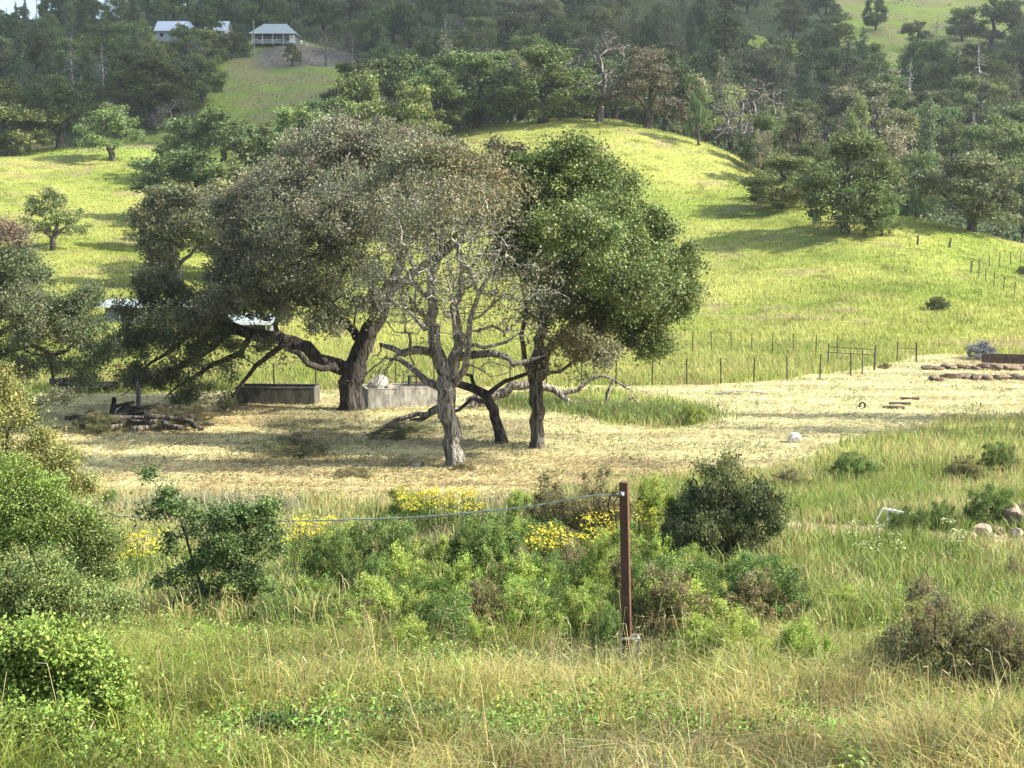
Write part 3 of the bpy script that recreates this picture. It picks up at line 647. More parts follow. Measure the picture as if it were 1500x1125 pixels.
    lobes = [f(850, 350, 70, 50, 80, g2, -5.5), f(920, 420, 60, 40, 70, g1, -5), f(850, 350, 70, 50, 60, g1, 5), f(930, 400, 60, 44, 60, g1, 5), f(735, 310, 34, 30, 36, g1, .5), f(745, 400, 40, 36, 36, g1, 1), f(775, 260, 40, 34, 40, g1), f(870, 240, 30, 22, 26, g2), f(905, 290, 26, 24, 26, g2), f(1000, 430, 24, 30, 34, g2), f(965, 345, 26, 20, 24, g2), f(1005, 380, 20, 22, 22, g1), f(935, 480, 40, 22, 30, g2), f(700, 255, 40, 30, 30, (.17, .17, .09), 1), f(838, 212, 34, 20, 26, g2, dens=.8), f(825, 245, 46, 30, 50, g2), f(880, 275, 52, 34, 60, g2), f(820, 290, 60, 44, 80, g1), f(880, 325, 62, 46, 90, g2, -2), f(925, 330, 50, 40, 70, g1), f(790, 340, 60, 44, 70, g1, 1),
             f(950, 370, 42, 34, 60, g2), f(985, 400, 32, 36, 60, g2), f(930, 400, 62, 46, 100, g2, -2), f(865, 390, 62, 46, 90, g1, -2), f(975, 445, 38, 38, 60, g1), f(920, 455, 60, 38, 80, g1, -1), f(860, 450, 60, 40, 70, g1), f(905, 488, 52, 20, 40, DKG), f(952, 508, 28, 20, 32, g1),
             f(805, 400, 46, 40, 50, g1, 1.5), f(745, 235, 26, 26, 34, (.11, .105, .065), 1), f(760, 280, 34, 30, 40, (.09, .10, .05), 1), f(760, 345, 44, 36, 40, (.08, .09, .04), 1),
             f(825, 395, 44, 26, 26, br, -2.5, dens=.8), f(800, 450, 42, 30, 24, br2, -2, dens=.6), f(845, 500, 46, 26, 45, br, -2.5, dens=.9), f(870, 520, 34, 18, 24, br2, -2.5, dens=.8), f(820, 550, 50, 20, 18, br2, -2, dens=.25), f(770, 470, 40, 50, 30, br2, -1.5, dens=.25)]
    make_tree('dense_oak', 'dark green full crowned oak with a straight trunk right of the dead one', 'tree', b, stems, lobes, leaf=(.135, 92, .25), seed=43, fill=1.25, bark=(.10, .085, .07), zmin=3.0, wpath=.22)
    # small leaning dead trunk and the fallen limb
    b = at(735, 648); f, s = PX(b[1])
    stems = [s([(735, 650), (730, 625), (722, 600), (712, 578), (695, 568), (672, 562, 1), (650, 560, 1)], .24, .14),
             s([(712, 578), (740, 560, -.5), (770, 548, -.5), (790, 540, -.5), (800, 530, -.5)], .13, .05),
             s([(718, 590), (690, 585, -1), (672, 600, -1), (640, 612, -2)], .11, .05), s([(700, 568), (690, 550), (680, 548)], .12, .05)]
    make_tree('leaning_dead_oak', 'short leaning blackened trunk between the two front oaks', 'tree', b, stems, [f(690, 555, 36, 14, 14, br, dens=0), f(760, 550, 30, 16, 14, br, dens=0)], leaf=(.1, 0, .3), seed=54, bark=(.06, .05, .042), zmin=2.0, step=.4, rough=.2)
    b = at(700, 592); f, s = PX(b[1]-1)
    stems = [s([(690, 592), (712, 582), (740, 573), (775, 563), (800, 566), (840, 588), (868, 590)], .30, .12),
             s([(820, 578), (845, 572), (862, 556), (880, 550), (898, 556), (915, 566), (928, 574)], .13, .04),
             s([(892, 553), (889, 575), (887, 594), (896, 600), (912, 592), (925, 582), (937, 590), (945, 602)], .11, .05),
             s([(862, 590), (850, 598), (848, 612)], .08, .04), s([(868, 590), (900, 602), (930, 612), (960, 618)], .06, .03)]
    make_tree('fallen_limb', 'pale fallen oak limb arching over the green grass patch', 'fallen limb', b, stems, [f(880, 612, 50, 12, 34, br, dens=0), f(900, 565, 34, 12, 12, br, dens=0), f(960, 600, 30, 10, 14, br, dens=0)], leaf=(.1, 0, .3), seed=65, bark=(.26, .22, .18), zmin=-5, step=.4, rtip=.014)
    # tree at the left edge
    b = on(-70, 66); f, s = PX(b[1])
    stems = [s([(-70, 640), (-66, 600), (-50, 550), (-25, 500), (0, 450), (20, 400)], .40, .1),
             s([(-45, 540), (0, 520), (45, 505), (80, 520), (110, 500)], .2, .06), s([(-25, 500), (30, 475), (75, 460), (120, 450)], .16, .05), s([(60, 508), (75, 535), (80, 570)], .07, .03)]
    e1, e2 = (.13, .17, .075), (.17, .19, .10)
    lobes = [f(5, 345, 40, 26, 34, (.24, .19, .13)), f(-20, 400, 60, 45, 60, e2), f(35, 400, 42, 36, 50, e1), f(20, 450, 62, 40, 70, e2, -1), f(85, 448, 42, 26, 40, e1), f(125, 440, 28, 20, 26, e1), f(60, 490, 62, 36, 60, e2, -1), f(125, 478, 36, 30, 34, e1),
             f(135, 520, 34, 32, 34, e1), f(70, 535, 50, 26, 34, e2, dens=.8), f(0, 520, 40, 40, 40, e1), f(130, 555, 26, 22, 14, e1, dens=.7), f(85, 585, 36, 16, 14, e2, -3, dens=.7), f(40, 600, 30, 22, 20, e1, -2)]
    make_tree('oak_tree', 'grey green oak reaching in over the hay from the left edge', 'tree', b, stems, lobes, leaf=(.11, 110, .25), seed=76, fill=1.6, bark=(.09, .075, .06), zmin=2, wpath=.22)
hero_trees()

# prototypes, one of each kind, 10 m high and 10 m wide at the origin; moved to a place of their own later
def proto_oak(name, seed, col, tr=(.09, .08, .065), sparse=1.0, leafs=46, size=.30, lean=0, low=.10, bare=False, cat='tree'):
    rg = np.random.default_rng(seed); lobes = []; nl = 12
    for i in range(nl):
        a = i/nl*2*pi+rg.random(); rr = 1.6+1.8*rg.random(); z = (low+.15)*10+rg.random()*(5.2-low*8)
        lobes.append(((cos(a)*rr+lean, sin(a)*rr, z), (1.3+.8*rg.random(), 1.3+.8*rg.random(), 1.0+.6*rg.random()), int(22*sparse), np.array(col)*(.85+.35*rg.random()), 0 if bare else 1))
    for i in range(4):
        lobes.append(((rg.normal(0, 1.1)+lean, rg.normal(0, 1.1), 7.6+rg.random()*.9), (1.5, 1.5, 1.2), int(20*sparse), np.array(col)*(.95+.3*rg.random()), 0 if bare else 1))
    st = [([(0, 0, -.5), (.15, 0, 1.2), (.3+lean*.4, .1, 2.6), (.5+lean*.6, 0, 4.5), (lean, .2, 7)], .42, .1),
          ([(.2, 0, 1.9), (-1.2+lean*.3, .4, 3.4), (-2.4, .5, 4.8)], .2, .07), ([(.25, 0, 2.2), (1.4, -.8, 3.6), (2.6+lean*.5, -1, 5)], .2, .07)]
    return make_tree(name, None, cat, np.zeros(3), st, lobes, leaf=(size, leafs, .34), seed=seed, bark=tr, leafmat='leafr', rtip=.03 if not bare else .028, zmin=1.8, wpath=.25, step=1.2)
def proto_conifer(name, seed, col, tr=(.10, .09, .08), dens=1.0, width=2.4, bare=False):
    rg = np.random.default_rng(seed); pos = [np.array([0, 0, -.5])]; root = empty(name, (0, 0, 0), None, 'tree')
    zs = np.linspace(-.5, 12, 20); tr_ = np.stack([.06*np.sin(zs), .05*np.cos(zs*1.3), zs], -1); ch = [tr_]; rd = [np.linspace(.22, .02, 20)]
    C = []; cc = []
    z = 1.6
    while z < 11.8:
        rr = width*(1-(z/12.2))**.75*(.7+.5*rg.random())
        for q in range(rg.integers(4, 7)):
            if rg.random() < (.15 if not bare else .35): continue
            a = rg.random()*2*pi; L = rr*(.6+.6*rg.random()); n = max(3, int(L/.3)); t = np.linspace(0, 1, n)
            pts = np.stack([np.cos(a)*L*t, np.sin(a)*L*t, z+.25*L*t-.55*L*t*t], -1); ch.append(pts); rd.append(np.linspace(.04, .01, n)+.012*bare)
            if not bare:
                m = int(58*dens*L/2); tt = rg.random(m)**.7; k = np.stack([np.cos(a)*L*tt, np.sin(a)*L*tt, z+.25*L*tt-.55*L*tt*tt], -1)
                C.append(k+rg.normal(0, 1, (m, 3))*np.array([.22, .22, .13])); cc.append(np.tile(np.array(col)*(.7+.6*rg.random()), (m, 1)))
        z += .22+.25*rg.random()
    V, Q = tube_arrays(ch, rd, 5); mk('trunk', V, Q, 'bark', root, np.tile(tr, (len(V), 1)), True)
    if not bare:
        C = np.concatenate(C); cc = np.concatenate(cc)*(1+rg.normal(0, .2, (len(C), 1)))
        V, Q, c = leaf_mesh(C, .30*(.6+.8*rg.random(len(C))), np.clip(cc, .01, .5), rg, .6, .4); mk('crown', V, Q, 'leafr', root, c)
    return root
PR = {
 'dark1': (proto_oak('oak_tree', 101, (0.096, 0.146, 0.050)), 8.2, 9.6), 'dark2': (proto_oak('oak_tree', 102, (0.108, 0.162, 0.054), sparse=1.3, low=.02), 8.2, 9.6),
 'mid1': (proto_oak('oak_tree', 103, (0.150, 0.210, 0.067)), 8.2, 9.6), 'mid2': (proto_oak('oak_tree', 104, (0.169, 0.227, 0.078), sparse=.8, lean=.6), 8.2, 9.6),
 'lowm': (proto_oak('oak_tree', 112, (.14, .19, .062), sparse=1.35, low=-.06), 8.2, 9.6), 'lowg': (proto_oak('oak_tree', 113, (.17, .19, .09), sparse=1.3, low=-.06), 8.2, 9.6),
 'grey1': (proto_oak('oak_tree', 105, (0.206, 0.231, 0.120), sparse=1.0, low=.15), 8.2, 9.6), 'grey2': (proto_oak('oak_tree', 106, (0.230, 0.227, 0.135), sparse=.7, leafs=34), 8.2, 9.6),
 'bright': (proto_oak('oak_tree', 107, (0.230, 0.323, 0.092)), 8.2, 9.6),
 'bare': (proto_oak('bare_tree', 108, (0.186, 0.165, 0.160), tr=(.21, .19, .17), sparse=2.2, bare=True), 8.2, 9.6),
 'con1': (proto_conifer('conifer_tree', 109, (0.108, 0.162, 0.074)), 4.6, 12), 'con2': (proto_conifer('conifer_tree', 110, (0.150, 0.184, 0.088), dens=.6, width=2.8), 5, 12),
 'snag': (proto_conifer('dead_conifer', 111, (0.186, 0.165, 0.160), tr=(.36, .34, .30), width=2.0, bare=True), 3.4, 12),
}
used = set()
def place(kind, u, Y=None, vb=None, vt=None, w=None, label=None, group=None, h=None, rz=None, z0=0):
    b = on(u, Y) if Y else at(u, vb)
    proto, pw, ph = PR[kind]
    top = P(u, vt, b[1])[2] if vt is not None else b[2]+h
    H = max(top-b[2], .2); wd = (w*b[1]/F) if w else H*pw/ph*1.05
    b = b.copy(); b[2] -= .15
    sx = wd/pw; sz = H/ph; rz = R.random()*6.28 if rz is None else rz
    if kind not in used:
        used.add(kind); proto.location = tuple(map(float, b)); proto.scale = (sx, sx, sz); proto.rotation_euler = (0, 0, rz)
        tag(proto, label, None, group); return proto
    return copy_tree(proto, b, (sx, sx, sz), rz, label, group)

def mid_trees():
    L = [ # kind, u, Y/vb, vtop, width px, label
     ('lowg', 262, 141, None, 264, 150, 'pale grey green oak lowest of the gully trees beside the bright grass'),
     ('lowg', 345, 150, None, 258, 150, 'pale feathery oak tucked against the big oak crown in the gully'),
     ('dark1', 290, 190, None, 222, 150, 'dark oak above the pale gully oak, beside the left hill'),
     ('dark2', 395, 190, None, 186, 160, 'wide dark oak in the middle of the gully'),
     ('dark1', 335, 222, None, 164, 150, 'dark oak at the upper end of the gully below the green glade'),
     ('mid1', 443, 222, None, 152, 110, 'mid green oak rising at the top of the gully left of the big oak crown'),
     ('dark2', 486, 240, None, 138, 90, 'dark oak behind the top left shoulder of the big oak'),
     ('grey1', 240, 168, None, 268, 90, 'greyish oak at the left foot of the gully trees'), ('mid1', 345, 176, None, 232, 120, 'green oak between the pale gully oaks and the wide dark one'),
     ('dark2', 270, 236, None, 190, 80, 'small dark oak at the upper left of the gully trees'), ('mid1', 392, 236, None, 178, 90, 'green oak behind the wide dark gully oak'),
     ('mid2', 76, None, 366, 275, 92, 'lone gnarled oak standing in the grass on the left hill'),
     ('mid2', 166, None, 236, 152, 90, 'small round oak with a leaning trunk on the brow of the left hill'),
     ('bare', 253, None, 211, 140, 80, 'thin leafed grey tree beside the small round oak on the brow'),
     ('dark1', 235, 292, None, 76, 135, 'broad flat topped oak at the left edge of the upper glade'),
     ('lowm', 25, 262, None, 118, 135, 'bulky green oak filling the left edge behind the brow'),
     ('dark1', 95, 268, None, 120, 110, 'dark oak behind the old pipe fence on the brow'),
     ('grey2', 572, 226, None, 143, 95, 'greyish brushy tree just behind the big oak crown top'),
     ('dark1', 525, 252, None, 108, 110, 'dark rounded oak left of the crest trees'),
     ('dark2', 590, 246, None, 74, 115, 'dark oak second in the row along the crest'),
     ('dark1', 648, None, 184, 106, 72, 'open oak with forked trunk on the shaded crest'),
     ('dark2', 700, None, 166, 70, 125, 'dark heavy oak in the centre of the crest row'),
     ('lowm', 796, None, 180, 66, 128, 'green spreading oak with short trunk alone on the crest'),
     ('mid2', 748, 240, None, 86, 90, 'mid green oak wedged between the heavy oak and the spreading oak'),
     ('lowm', 545, 214, None, 105, 110, 'dark oak on the shaded left shoulder of the crest'), ('mid1', 610, 211, None, 120, 80, 'smaller green oak on the left shoulder of the crest'),
     ('bare', 875, None, 174, 46, 105, 'leafless grey brown tree on the crest'),
     ('grey2', 945, None, 188, 70, 110, 'grey green oak with dead lower branches at the right end of the crest'),
     ('grey1', 1000, 236, None, 105, 70, 'pale oak behind the dead branches at the crest end'),
     ('mid2', 1023, None, 213, 128, 42, 'slim young oak at the start of the falling ridge'),
     ('bright', 1068, None, 222, 126, 78, 'yellow green oak lit by sun on the falling ridge'),
     ('lowm', 1110, 205, None, 165, 74, 'mid green oak just below the yellow green one'),
     ('grey2', 1112, None, 262, 190, 46, 'thin oak with a bare stem beside the sprawling trees on the slope'),
     ('lowm', 1142, None, 305, 225, 120, 'low sprawling dark oak left of the big slope oak'),
     ('grey1', 1165, 190, None, 160, 70, 'pale bushy tree behind the sprawling oak'),
     ('mid2', 1185, 176, None, 205, 90, 'green oak squeezed between the sprawling oak and the big slope oak'), ('lowg', 1268, 182, None, 200, 95, 'grey green oak leaning out behind the big slope oak'),
     ('lowm', 1236, None, 340, 194, 150, 'big spreading oak casting its shadow on the bright slope'),
     ('lowm', 1292, None, 345, 275, 52, 'low bushy oak touching the right side of the big slope oak'),
     ('lowg', 1422, None, 338, 218, 150, 'broad grey green oak at the gully edge on the right'),
     ('grey2', 1300, 205, None, 185, 110, 'loose olive tree in the gully behind the big slope oak'),
     ('dark2', 1340, 196, None, 215, 70, 'dark tree in the gully between the two spreading oaks'),
     ('con1', 1352, 215, None, 132, 66, 'dark green conifer rising from the right gully'),
     ('mid2', 1250, 232, None, 140, 56, 'bright topped small oak above the gully'),
     ('dark1', 1495, 195, None, 235, 80, 'dark oak at the right edge of the gully'),
     ('mid1', 1470, 222, None, 190, 100, 'mid green oak above the gully near the right edge'),
     ('con1', 1055, 285, None, -12, 120, 'tall dark conifer standing over the crest trees'),
     ('con2', 1232, 300, None, 38, 70, 'slender pale green conifer with a bare pale stem'),
     ('snag', 1420, 300, None, 58, 60, 'tall white dead conifer among the right hand woods'),
     ('snag', 1415, 236, None, 160, 44, 'broken white snag in front of the right hand woods'),
     ('snag', 1322, 290, None, 82, 34, 'thin pale dead stem leaning in the right hand woods'),
     ('snag', 1358, 420, None, 20, 26, 'dead grey conifer at the foot of the far glade'),
     ('snag', 655, 300, None, 18, 34, 'white dead pine stem above the centre of the crest'),
     ('snag', 118, 320, None, 45, 40, 'grey dead pine in the left hand woods'),
     ('snag', 162, 310, None, 60, 40, 'pale dead pine right of the other in the left hand woods'),
     ('bare', 710, 260, None, 62, 60, 'silvery leafless tree behind the crest row'),
     ('bare', 1080, 255, None, 120, 90, 'grey twiggy tree behind the yellow green oak'),
     ('mid1', 312, 372, None, 42, 60, 'dense oak in front of the long pale roofed house'),
     ('dark1', 350, 376, None, 48, 44, 'dark oak between the two houses'),
     ('mid2', 428, None, 97, 63, 26, 'tiny leaning tree on the stony bank below the porch'),
     ('bare', 478, None, 97, 40, 46, 'dead forked tree on the stony bank right of the porch'),
     ('bare', 515, None, 90, 45, 36, 'thin dead tree farthest right on the stony bank'),
     ('dark2', 1270, 520, None, -5, 36, 'round dark oak alone near the top of the far glade'),
     ('grey1', 1330, 470, None, 30, 44, 'low grey bushy tree part way up the far glade'), ('dark2', 1395, 500, None, 8, 46, 'dark tree near the top right glade, left of the large one'),
     ('mid1', 1215, 470, None, 20, 60, 'oak on the left margin of the far glade'), ('dark2', 1490, 500, None, -4, 60, 'dark oak at the right edge above the far glade'),
     ('dark1', 1435, 480, None, 0, 90, 'large dark oak at the right of the far glade'),
    ]
    for k, u, Y, vb, vt, w, lab in L:
        if vb and 560 < u < 1010 and vb < 192: Y, vb, w = 215+(188-vb)*.3, None, w*1.2
        place(k, u, Y, vb, vt, w, lab)
    rg = random.Random(9); pts = []
    # woodland: countable trees on the far slopes
    for Y in [x_ for x_ in np.geomspace(236, 620, 22)]:
        x = -.42*Y
        while x < .42*Y:
            xx = x+rg.uniform(-2.5, 2.5); yy = Y+rg.uniform(-.02, .02)*Y
            if float(wood_density(np.array([xx]), np.array([yy]))[0]) > .6 and T(xx, yy) is not None: pts.append((xx, yy))
            x += (8.2+.017*Y)*(.8+.5*rg.random())
    pts = [p for p in pts if not (p[1] < 262 and p[0]/p[1]*F+CU < 230)]
    def zone(u, Y):
        side = [(110, 'at the far left of the woods'), (230, 'left of the long house'), (340, 'around the long house'), (450, 'behind the porch house'), (600, 'right of the porch house'), (720, 'above the left of the crest row'), (850, 'above the spreading crest oak'),
                (980, 'above the leafless crest tree'), (1100, 'above the start of the falling ridge'), (1230, 'above the sprawling slope oak'), (1360, 'above the big slope oak'), (9999, 'above the gully at the right')]
        lv = 'low ' if Y < 300 else 'half way up ' if Y < 410 else 'high up '
        return lv+[b for a, b in side if u < a][0]
    for xx, yy in pts:
        u = CU+F*xx/yy; zn = zone(u, yy); r = rg.random()
        con = r < (.30 if 560 < u < 1150 or u < 230 else .12)
        if con: k = 'con1' if rg.random() < .6 else 'con2'; h = rg.uniform(12, 20)
        elif r > .95: k = 'snag' if rg.random() < .6 else 'bare'; h = rg.uniform(9, 14)
        else:
            k = rg.choice(['dark1', 'dark2', 'dark1', 'dark2', 'mid1', 'mid2', 'grey1']); h = rg.uniform(9, 14.5)
        if u < 120 and yy > 430: h *= .62
        word = {'con1': 'dark conifer', 'con2': 'thin greenish conifer', 'snag': 'bleached dead conifer', 'bare': 'leafless grey tree'}.get(k, 'dark oak' if k[:4] == 'dark' else 'green oak' if k[:3] == 'mid' else 'greyish oak')
        b = on(u, yy); place(k, u, yy, h=h, w=h*F/yy*(.42 if con or k == 'snag' else rg.uniform(.85, 1.1)), label='%s %s %s' % ('tall' if h > 13.5 else 'short' if h < 10.5 else 'middling', word, zn), group='%ss %s' % (word, zn))
    print('woodland trees', len(pts))
    # two slim cypresses beyond the right edge whose shadows lie across the hay
    for Y, u in ((66, 1800), (61.5, 1830)):
        b = on(u, Y); place('con1', u, Y, h=17.5, w=200, label='slim conifer standing beyond the right edge of the hay', group='conifers beyond the hay')
mid_trees()

# ------------------------------------------------------------ shrubs
def proto_shrub(name, seed, col, tips, n=90, leafs=70, size=.05, sig=.10, spread=.9, stem=(.10, .085, .06), domes=7):
    """about 2 m wide, 1.3 m high"""
    rg = np.random.default_rng(seed); lobes = []
    for i in range(domes):
        a = i/domes*2*pi+rg.random(); rr = .62*spread*(.45+.75*rg.random()); z = .30+.35*rg.random()
        lobes.append(((cos(a)*rr, sin(a)*rr, z), (.50, .50, .42+.1*rg.random()), int(n*1.35)//domes, np.array(col)*(.8+.4*rg.random()), 1))
    for i in range(3): lobes.append(((rg.normal(0, .2), rg.normal(0, .2), .85+.1*rg.random()), (.4, .4, .35), n//8, np.array(tips), 1))
    st = [([(0, 0, -.1), (.02, 0, .2), (.05, .02, .45)], .05, .02), ([(0, 0, 0), (-.25, .1, .35)], .03, .012), ([(0, 0, 0), (.25, -.15, .35)], .03, .012)]
    return make_tree(name, None, 'shrub', np.zeros(3), st, lobes, leaf=(size, leafs, sig), seed=seed, bark=stem, leafmat='leafs', rtip=.006, step=.25, part='foliage', jit=.03, up=.1)
PR.update({
 'coy1': (proto_shrub('coyote_brush', 201, (0.224, 0.307, 0.069), (0.320, 0.429, 0.096), n=170, leafs=72, size=.042, sig=.06), 2.25, 1.3),
 'coy2': (proto_shrub('coyote_brush', 202, (0.150, 0.236, 0.062), (0.190, 0.287, 0.076), n=170, leafs=76, size=.042, sig=.06), 2.25, 1.3),
 'coy3': (proto_shrub('coyote_brush', 203, (0.292, 0.386, 0.085), (0.384, 0.508, 0.110), n=150, leafs=76, size=.038, sig=.06, domes=9), 2.25, 1.3),
 'olv': (proto_shrub('olive_shrub', 204, (0.223, 0.210, 0.083), (0.270, 0.246, 0.113), n=170, leafs=66, size=.042, sig=.06), 2.25, 1.3),
 'dkb': (proto_shrub('dark_shrub', 205, (.12, .145, .055), (.18, .20, .075), n=240, leafs=95, size=.040, sig=.06, domes=10), 2.25, 1.3),
 'spr': (proto_shrub('twiggy_shrub', 206, (.18, .19, .08), (.22, .20, .10), n=240, leafs=60, size=.035, sig=.06, stem=(.16, .12, .10)), 2.25, 1.3),
 'lav': (proto_shrub('lavender_bush', 207, (0.200, 0.220, 0.220), (0.260, 0.260, 0.300), n=150, leafs=60, size=.05, sig=.06), 2.25, 1.3),
 'yel': (proto_shrub('yellow_flower_bush', 208, (0.174, 0.261, 0.058), (0.620, 0.520, 0.030), n=120, leafs=60, size=.045, sig=.06), 2.25, 1.3),
})
def flowers(label, u, v, ru, n, seed, col=(.56, .49, .04)):
    """a clump of flat yellow flower heads on thin green stems"""
    rg = np.random.default_rng(seed); b = at(u, v); s = b[1]/F; root = empty('yellow_flower_plant', b, label, 'flowers')
    q = np.stack([b[0]+rg.uniform(-1, 1, n)*ru*s, b[1]+rg.normal(0, .6, n)], -1); z = T(q[:, 0], q[:, 1]); h = .55+.5*rg.random(n)
    B = np.stack([q[:, 0], q[:, 1], z], -1); Tp = B+np.stack([rg.normal(0, .08, n), rg.normal(0, .08, n), h], -1)
    ch = [np.array([a, (a+c)/2+rg.normal(0, .02, 3), c]) for a, c in zip(B, Tp)]; V, Q = tube_arrays(ch, [np.array([.008, .006, .004])]*n, 3)
    mk('stalks', V, Q, 'bark', root, np.tile((.12, .17, .05), (len(V), 1)), False, b)
    idx = np.repeat(np.arange(n), 16); C = Tp[idx]+rg.normal(0, 1, (len(idx), 3))*np.array([.075, .075, .02])
    V, Q, c = leaf_mesh(C, .035+.03*rg.random(len(C)), vary(col, len(C), .05, .15), rg, 2.0, .9); mk('blossom', V, Q, 'leaf', root, c, False, b)
    idx = np.repeat(np.arange(n), 14); C = B[idx]+(Tp-B)[idx]*rg.random(len(idx))[:, None]*.85+rg.normal(0, .07, (len(idx), 3))
    V, Q, c = leaf_mesh(C, .05+.04*rg.random(len(C)), vary((.12, .19, .04), len(C)), rg, .2, .35); mk('foliage', V, Q, 'leaf', root, c, False, b)
def scrub():
    L = [ # kind,u,vb,vt,w,label
     ('coy1', 598, 762, 720, 92, 'bright green bush at the hay edge left of the long yellow flower patch'),
     ('coy3', 760, 764, 722, 56, 'small bright bush at the hay edge between yellow flowers and olive bush'),
     ('olv', 800, 805, 722, 120, 'olive bush behind the sagging rope left of the post'),
     ('olv', 868, 812, 714, 105, 'taller olive bush directly behind the top of the post'),
     ('coy2', 560, 852, 772, 118, 'dark mounded bush right of the oak sapling, below the rope'),
     ('coy2', 505, 862, 790, 84, 'smaller dark bush left of the mounded bush beside yellow flowers'),
     ('coy2', 706, 850, 768, 122, 'dark round bush in the middle of the scrub'),
     ('coy1', 600, 895, 812, 110, 'bright bush in front of the mounded bush'),
     ('coy1', 665, 915, 830, 100, 'bright bush in front of the round middle bush'),
     ('coy3', 545, 925, 850, 120, 'leafy green bush at the grass edge right of the sapling'),
     ('coy1', 755, 905, 825, 90, 'green bush third from the post along the scrub front'),
     ('coy2', 815, 900, 822, 90, 'green bush left of the post with a darker crown'),
     ('coy1', 872, 895, 800, 80, 'tall narrow bright bush touching the left of the post'),
     ('coy3', 770, 945, 868, 120, 'low bright bush at the grass edge below the scrub'),
     ('coy2', 650, 952, 880, 120, 'low dark bush at the grass edge left of centre'),
     ('coy1', 848, 945, 872, 86, 'low green bush at the foot of the post on its left'),
     ('coy1', 950, 885, 800, 80, 'green bush just right of the post'),
     ('coy3', 1012, 845, 800, 62, 'neat bright bush left of the big dark bush foot'),
     ('coy1', 968, 935, 860, 100, 'green bush at the right foot of the post'),
     ('coy2', 1010, 910, 845, 80, 'darker low bush right of the post below the neat bright one'),
     ('coy3', 955, 800, 712, 80, 'yellow green bush between the post top and the big dark bush'),
     ('dkb', 1062, 824, 664, 215, 'big dark rounded bush right of the post'),
     ('dkb', 1010, 812, 712, 90, 'dark shoulder bush leaning against the big dark bush'),
     ('coy2', 1120, 916, 832, 140, 'wide bush with bare dark underside right of centre'),
     ('coy3', 1060, 905, 850, 80, 'bright low bush left of the wide bush'),
     ('coy3', 1238, 904, 860, 80, 'small round bright bush alone in the pale grass'),
     ('dkb', 1422, 914, 876, 62, 'small dark green bush alone near the right edge'),
     ('coy2', 1445, 774, 720, 76, 'spiky green bush behind the rock heap'),
     ('coy2', 1382, 776, 738, 42, 'small upright bush between white frame and rock heap'),
     ('coy2', 1325, 792, 748, 72, 'dark low bush in front of the white frame'),
     ('coy2', 1246, 704, 668, 78, 'green mound at the edge of the bank below the white stone'),
     ('olv', 1160, 722, 690, 80, 'low dusky bush behind the big dark bush'),
     ('coy2', 1466, 690, 654, 56, 'dark green bush on the right bank near the edge'),
     ('olv', 1410, 702, 672, 60, 'faded bush left of the dark one on the right bank'),
     ('olv', 1480, 858, 820, 50, 'small bush at the right edge in the pale grass'),
     ('coy3', 1080, 992, 905, 130, 'leafy green bush in the tall grass right of the post base'),
     ('coy3', 1170, 1008, 915, 130, 'second leafy green bush in the tall grass farther right'),
     ('spr', 1385, 1030, 892, 190, 'twiggy brown brush in the tall grass at lower right'),
     ('spr', 1480, 1040, 920, 130, 'twiggy brush running out of the right edge'),
     ('spr', 1300, 1010, 930, 90, 'small twiggy bush between leafy bush and brown brush'),
     ('coy2', 161, 754, 722, 36, 'small upright bush at the hay edge near the left thicket'),
     ('dkb', 1373, 454, 432, 38, 'single dark bush on the open grassy slope'),
     ('coy3', 1012, 622, 594, 46, 'dark green bush at the right end of the uncut patch'),
     ('coy3', 486, 781, 764, 30, 'tiny bush left of the rope middle'),
     ('lav', 1440, 527, 503, 52, 'silver grey lavender bush above the timber wall'),
     ('dkb', 1498, 402, 388, 22, 'dark bush beside the far right fence'),
     ('coy2', 410, 935, 880, 100, 'low green bush right of the oak sapling base'),
     ('olv', 1296, 540, 530, 20, 'scrap of weed beside the open gateway'),
     ('olv', 680, 690, 676, 40, 'low tuft beside the pale trunk'),
     ('coy1', 905, 700, 690, 30, 'flat green tuft in the hay above the post'),
     ('spr', 150, 632, 606, 80, 'brittle dead twigs at the left end of the log heap'), ('spr', 245, 626, 600, 90, 'brittle dead twigs on the right side of the log heap'), ('olv', 285, 618, 600, 60, 'dusky weeds at the right end of the log heap'),
     ('spr', 430, 665, 640, 100, 'heap of dead brush lying in the shade'),
     ('spr', 590, 640, 620, 90, 'dead twigs lying beside the fallen branch'),
     ('spr', 520, 700, 684, 60, 'scrap of dead brush at the edge of the shade'),
    ]
    L += [('coy3', 600, 963, 905, 100, 'low bright bush half sunk in the near grass, left of the post'), ('coy1', 500, 953, 895, 100, 'bright bush at the near grass edge, right of the oak sapling base'), ('coy1', 705, 960, 905, 90, 'low bush in the near grass under the round middle bush'), ('coy2', 893, 958, 895, 60, 'low dark bush beside the foot of the post'),
          ('coy3', 1020, 963, 900, 90, 'bright low bush between the post foot and the leafy bushes'), ('coy2', 730, 800, 758, 70, 'dusky low bush behind the round middle bush'), ('coy1', 640, 842, 790, 70, 'light bush between the mounded bush and the round one'), ('coy2', 450, 900, 850, 80, 'dim bush just right of the oak sapling')]
    for k, u, vb, vt, w, lab in L:
        big = 420 < u < 1130 and 750 < vb < 960
        o = place(k, u, None, vb, vb-(vb-vt)*(1.08 if k == 'dkb' else 1.4), w*(1.08 if k == 'dkb' else 1.3 if big else 1.2), lab)
        CLEAR.append((o.location.x, o.location.y, o.scale.x*1.1))
    rg = random.Random(77); n = 0
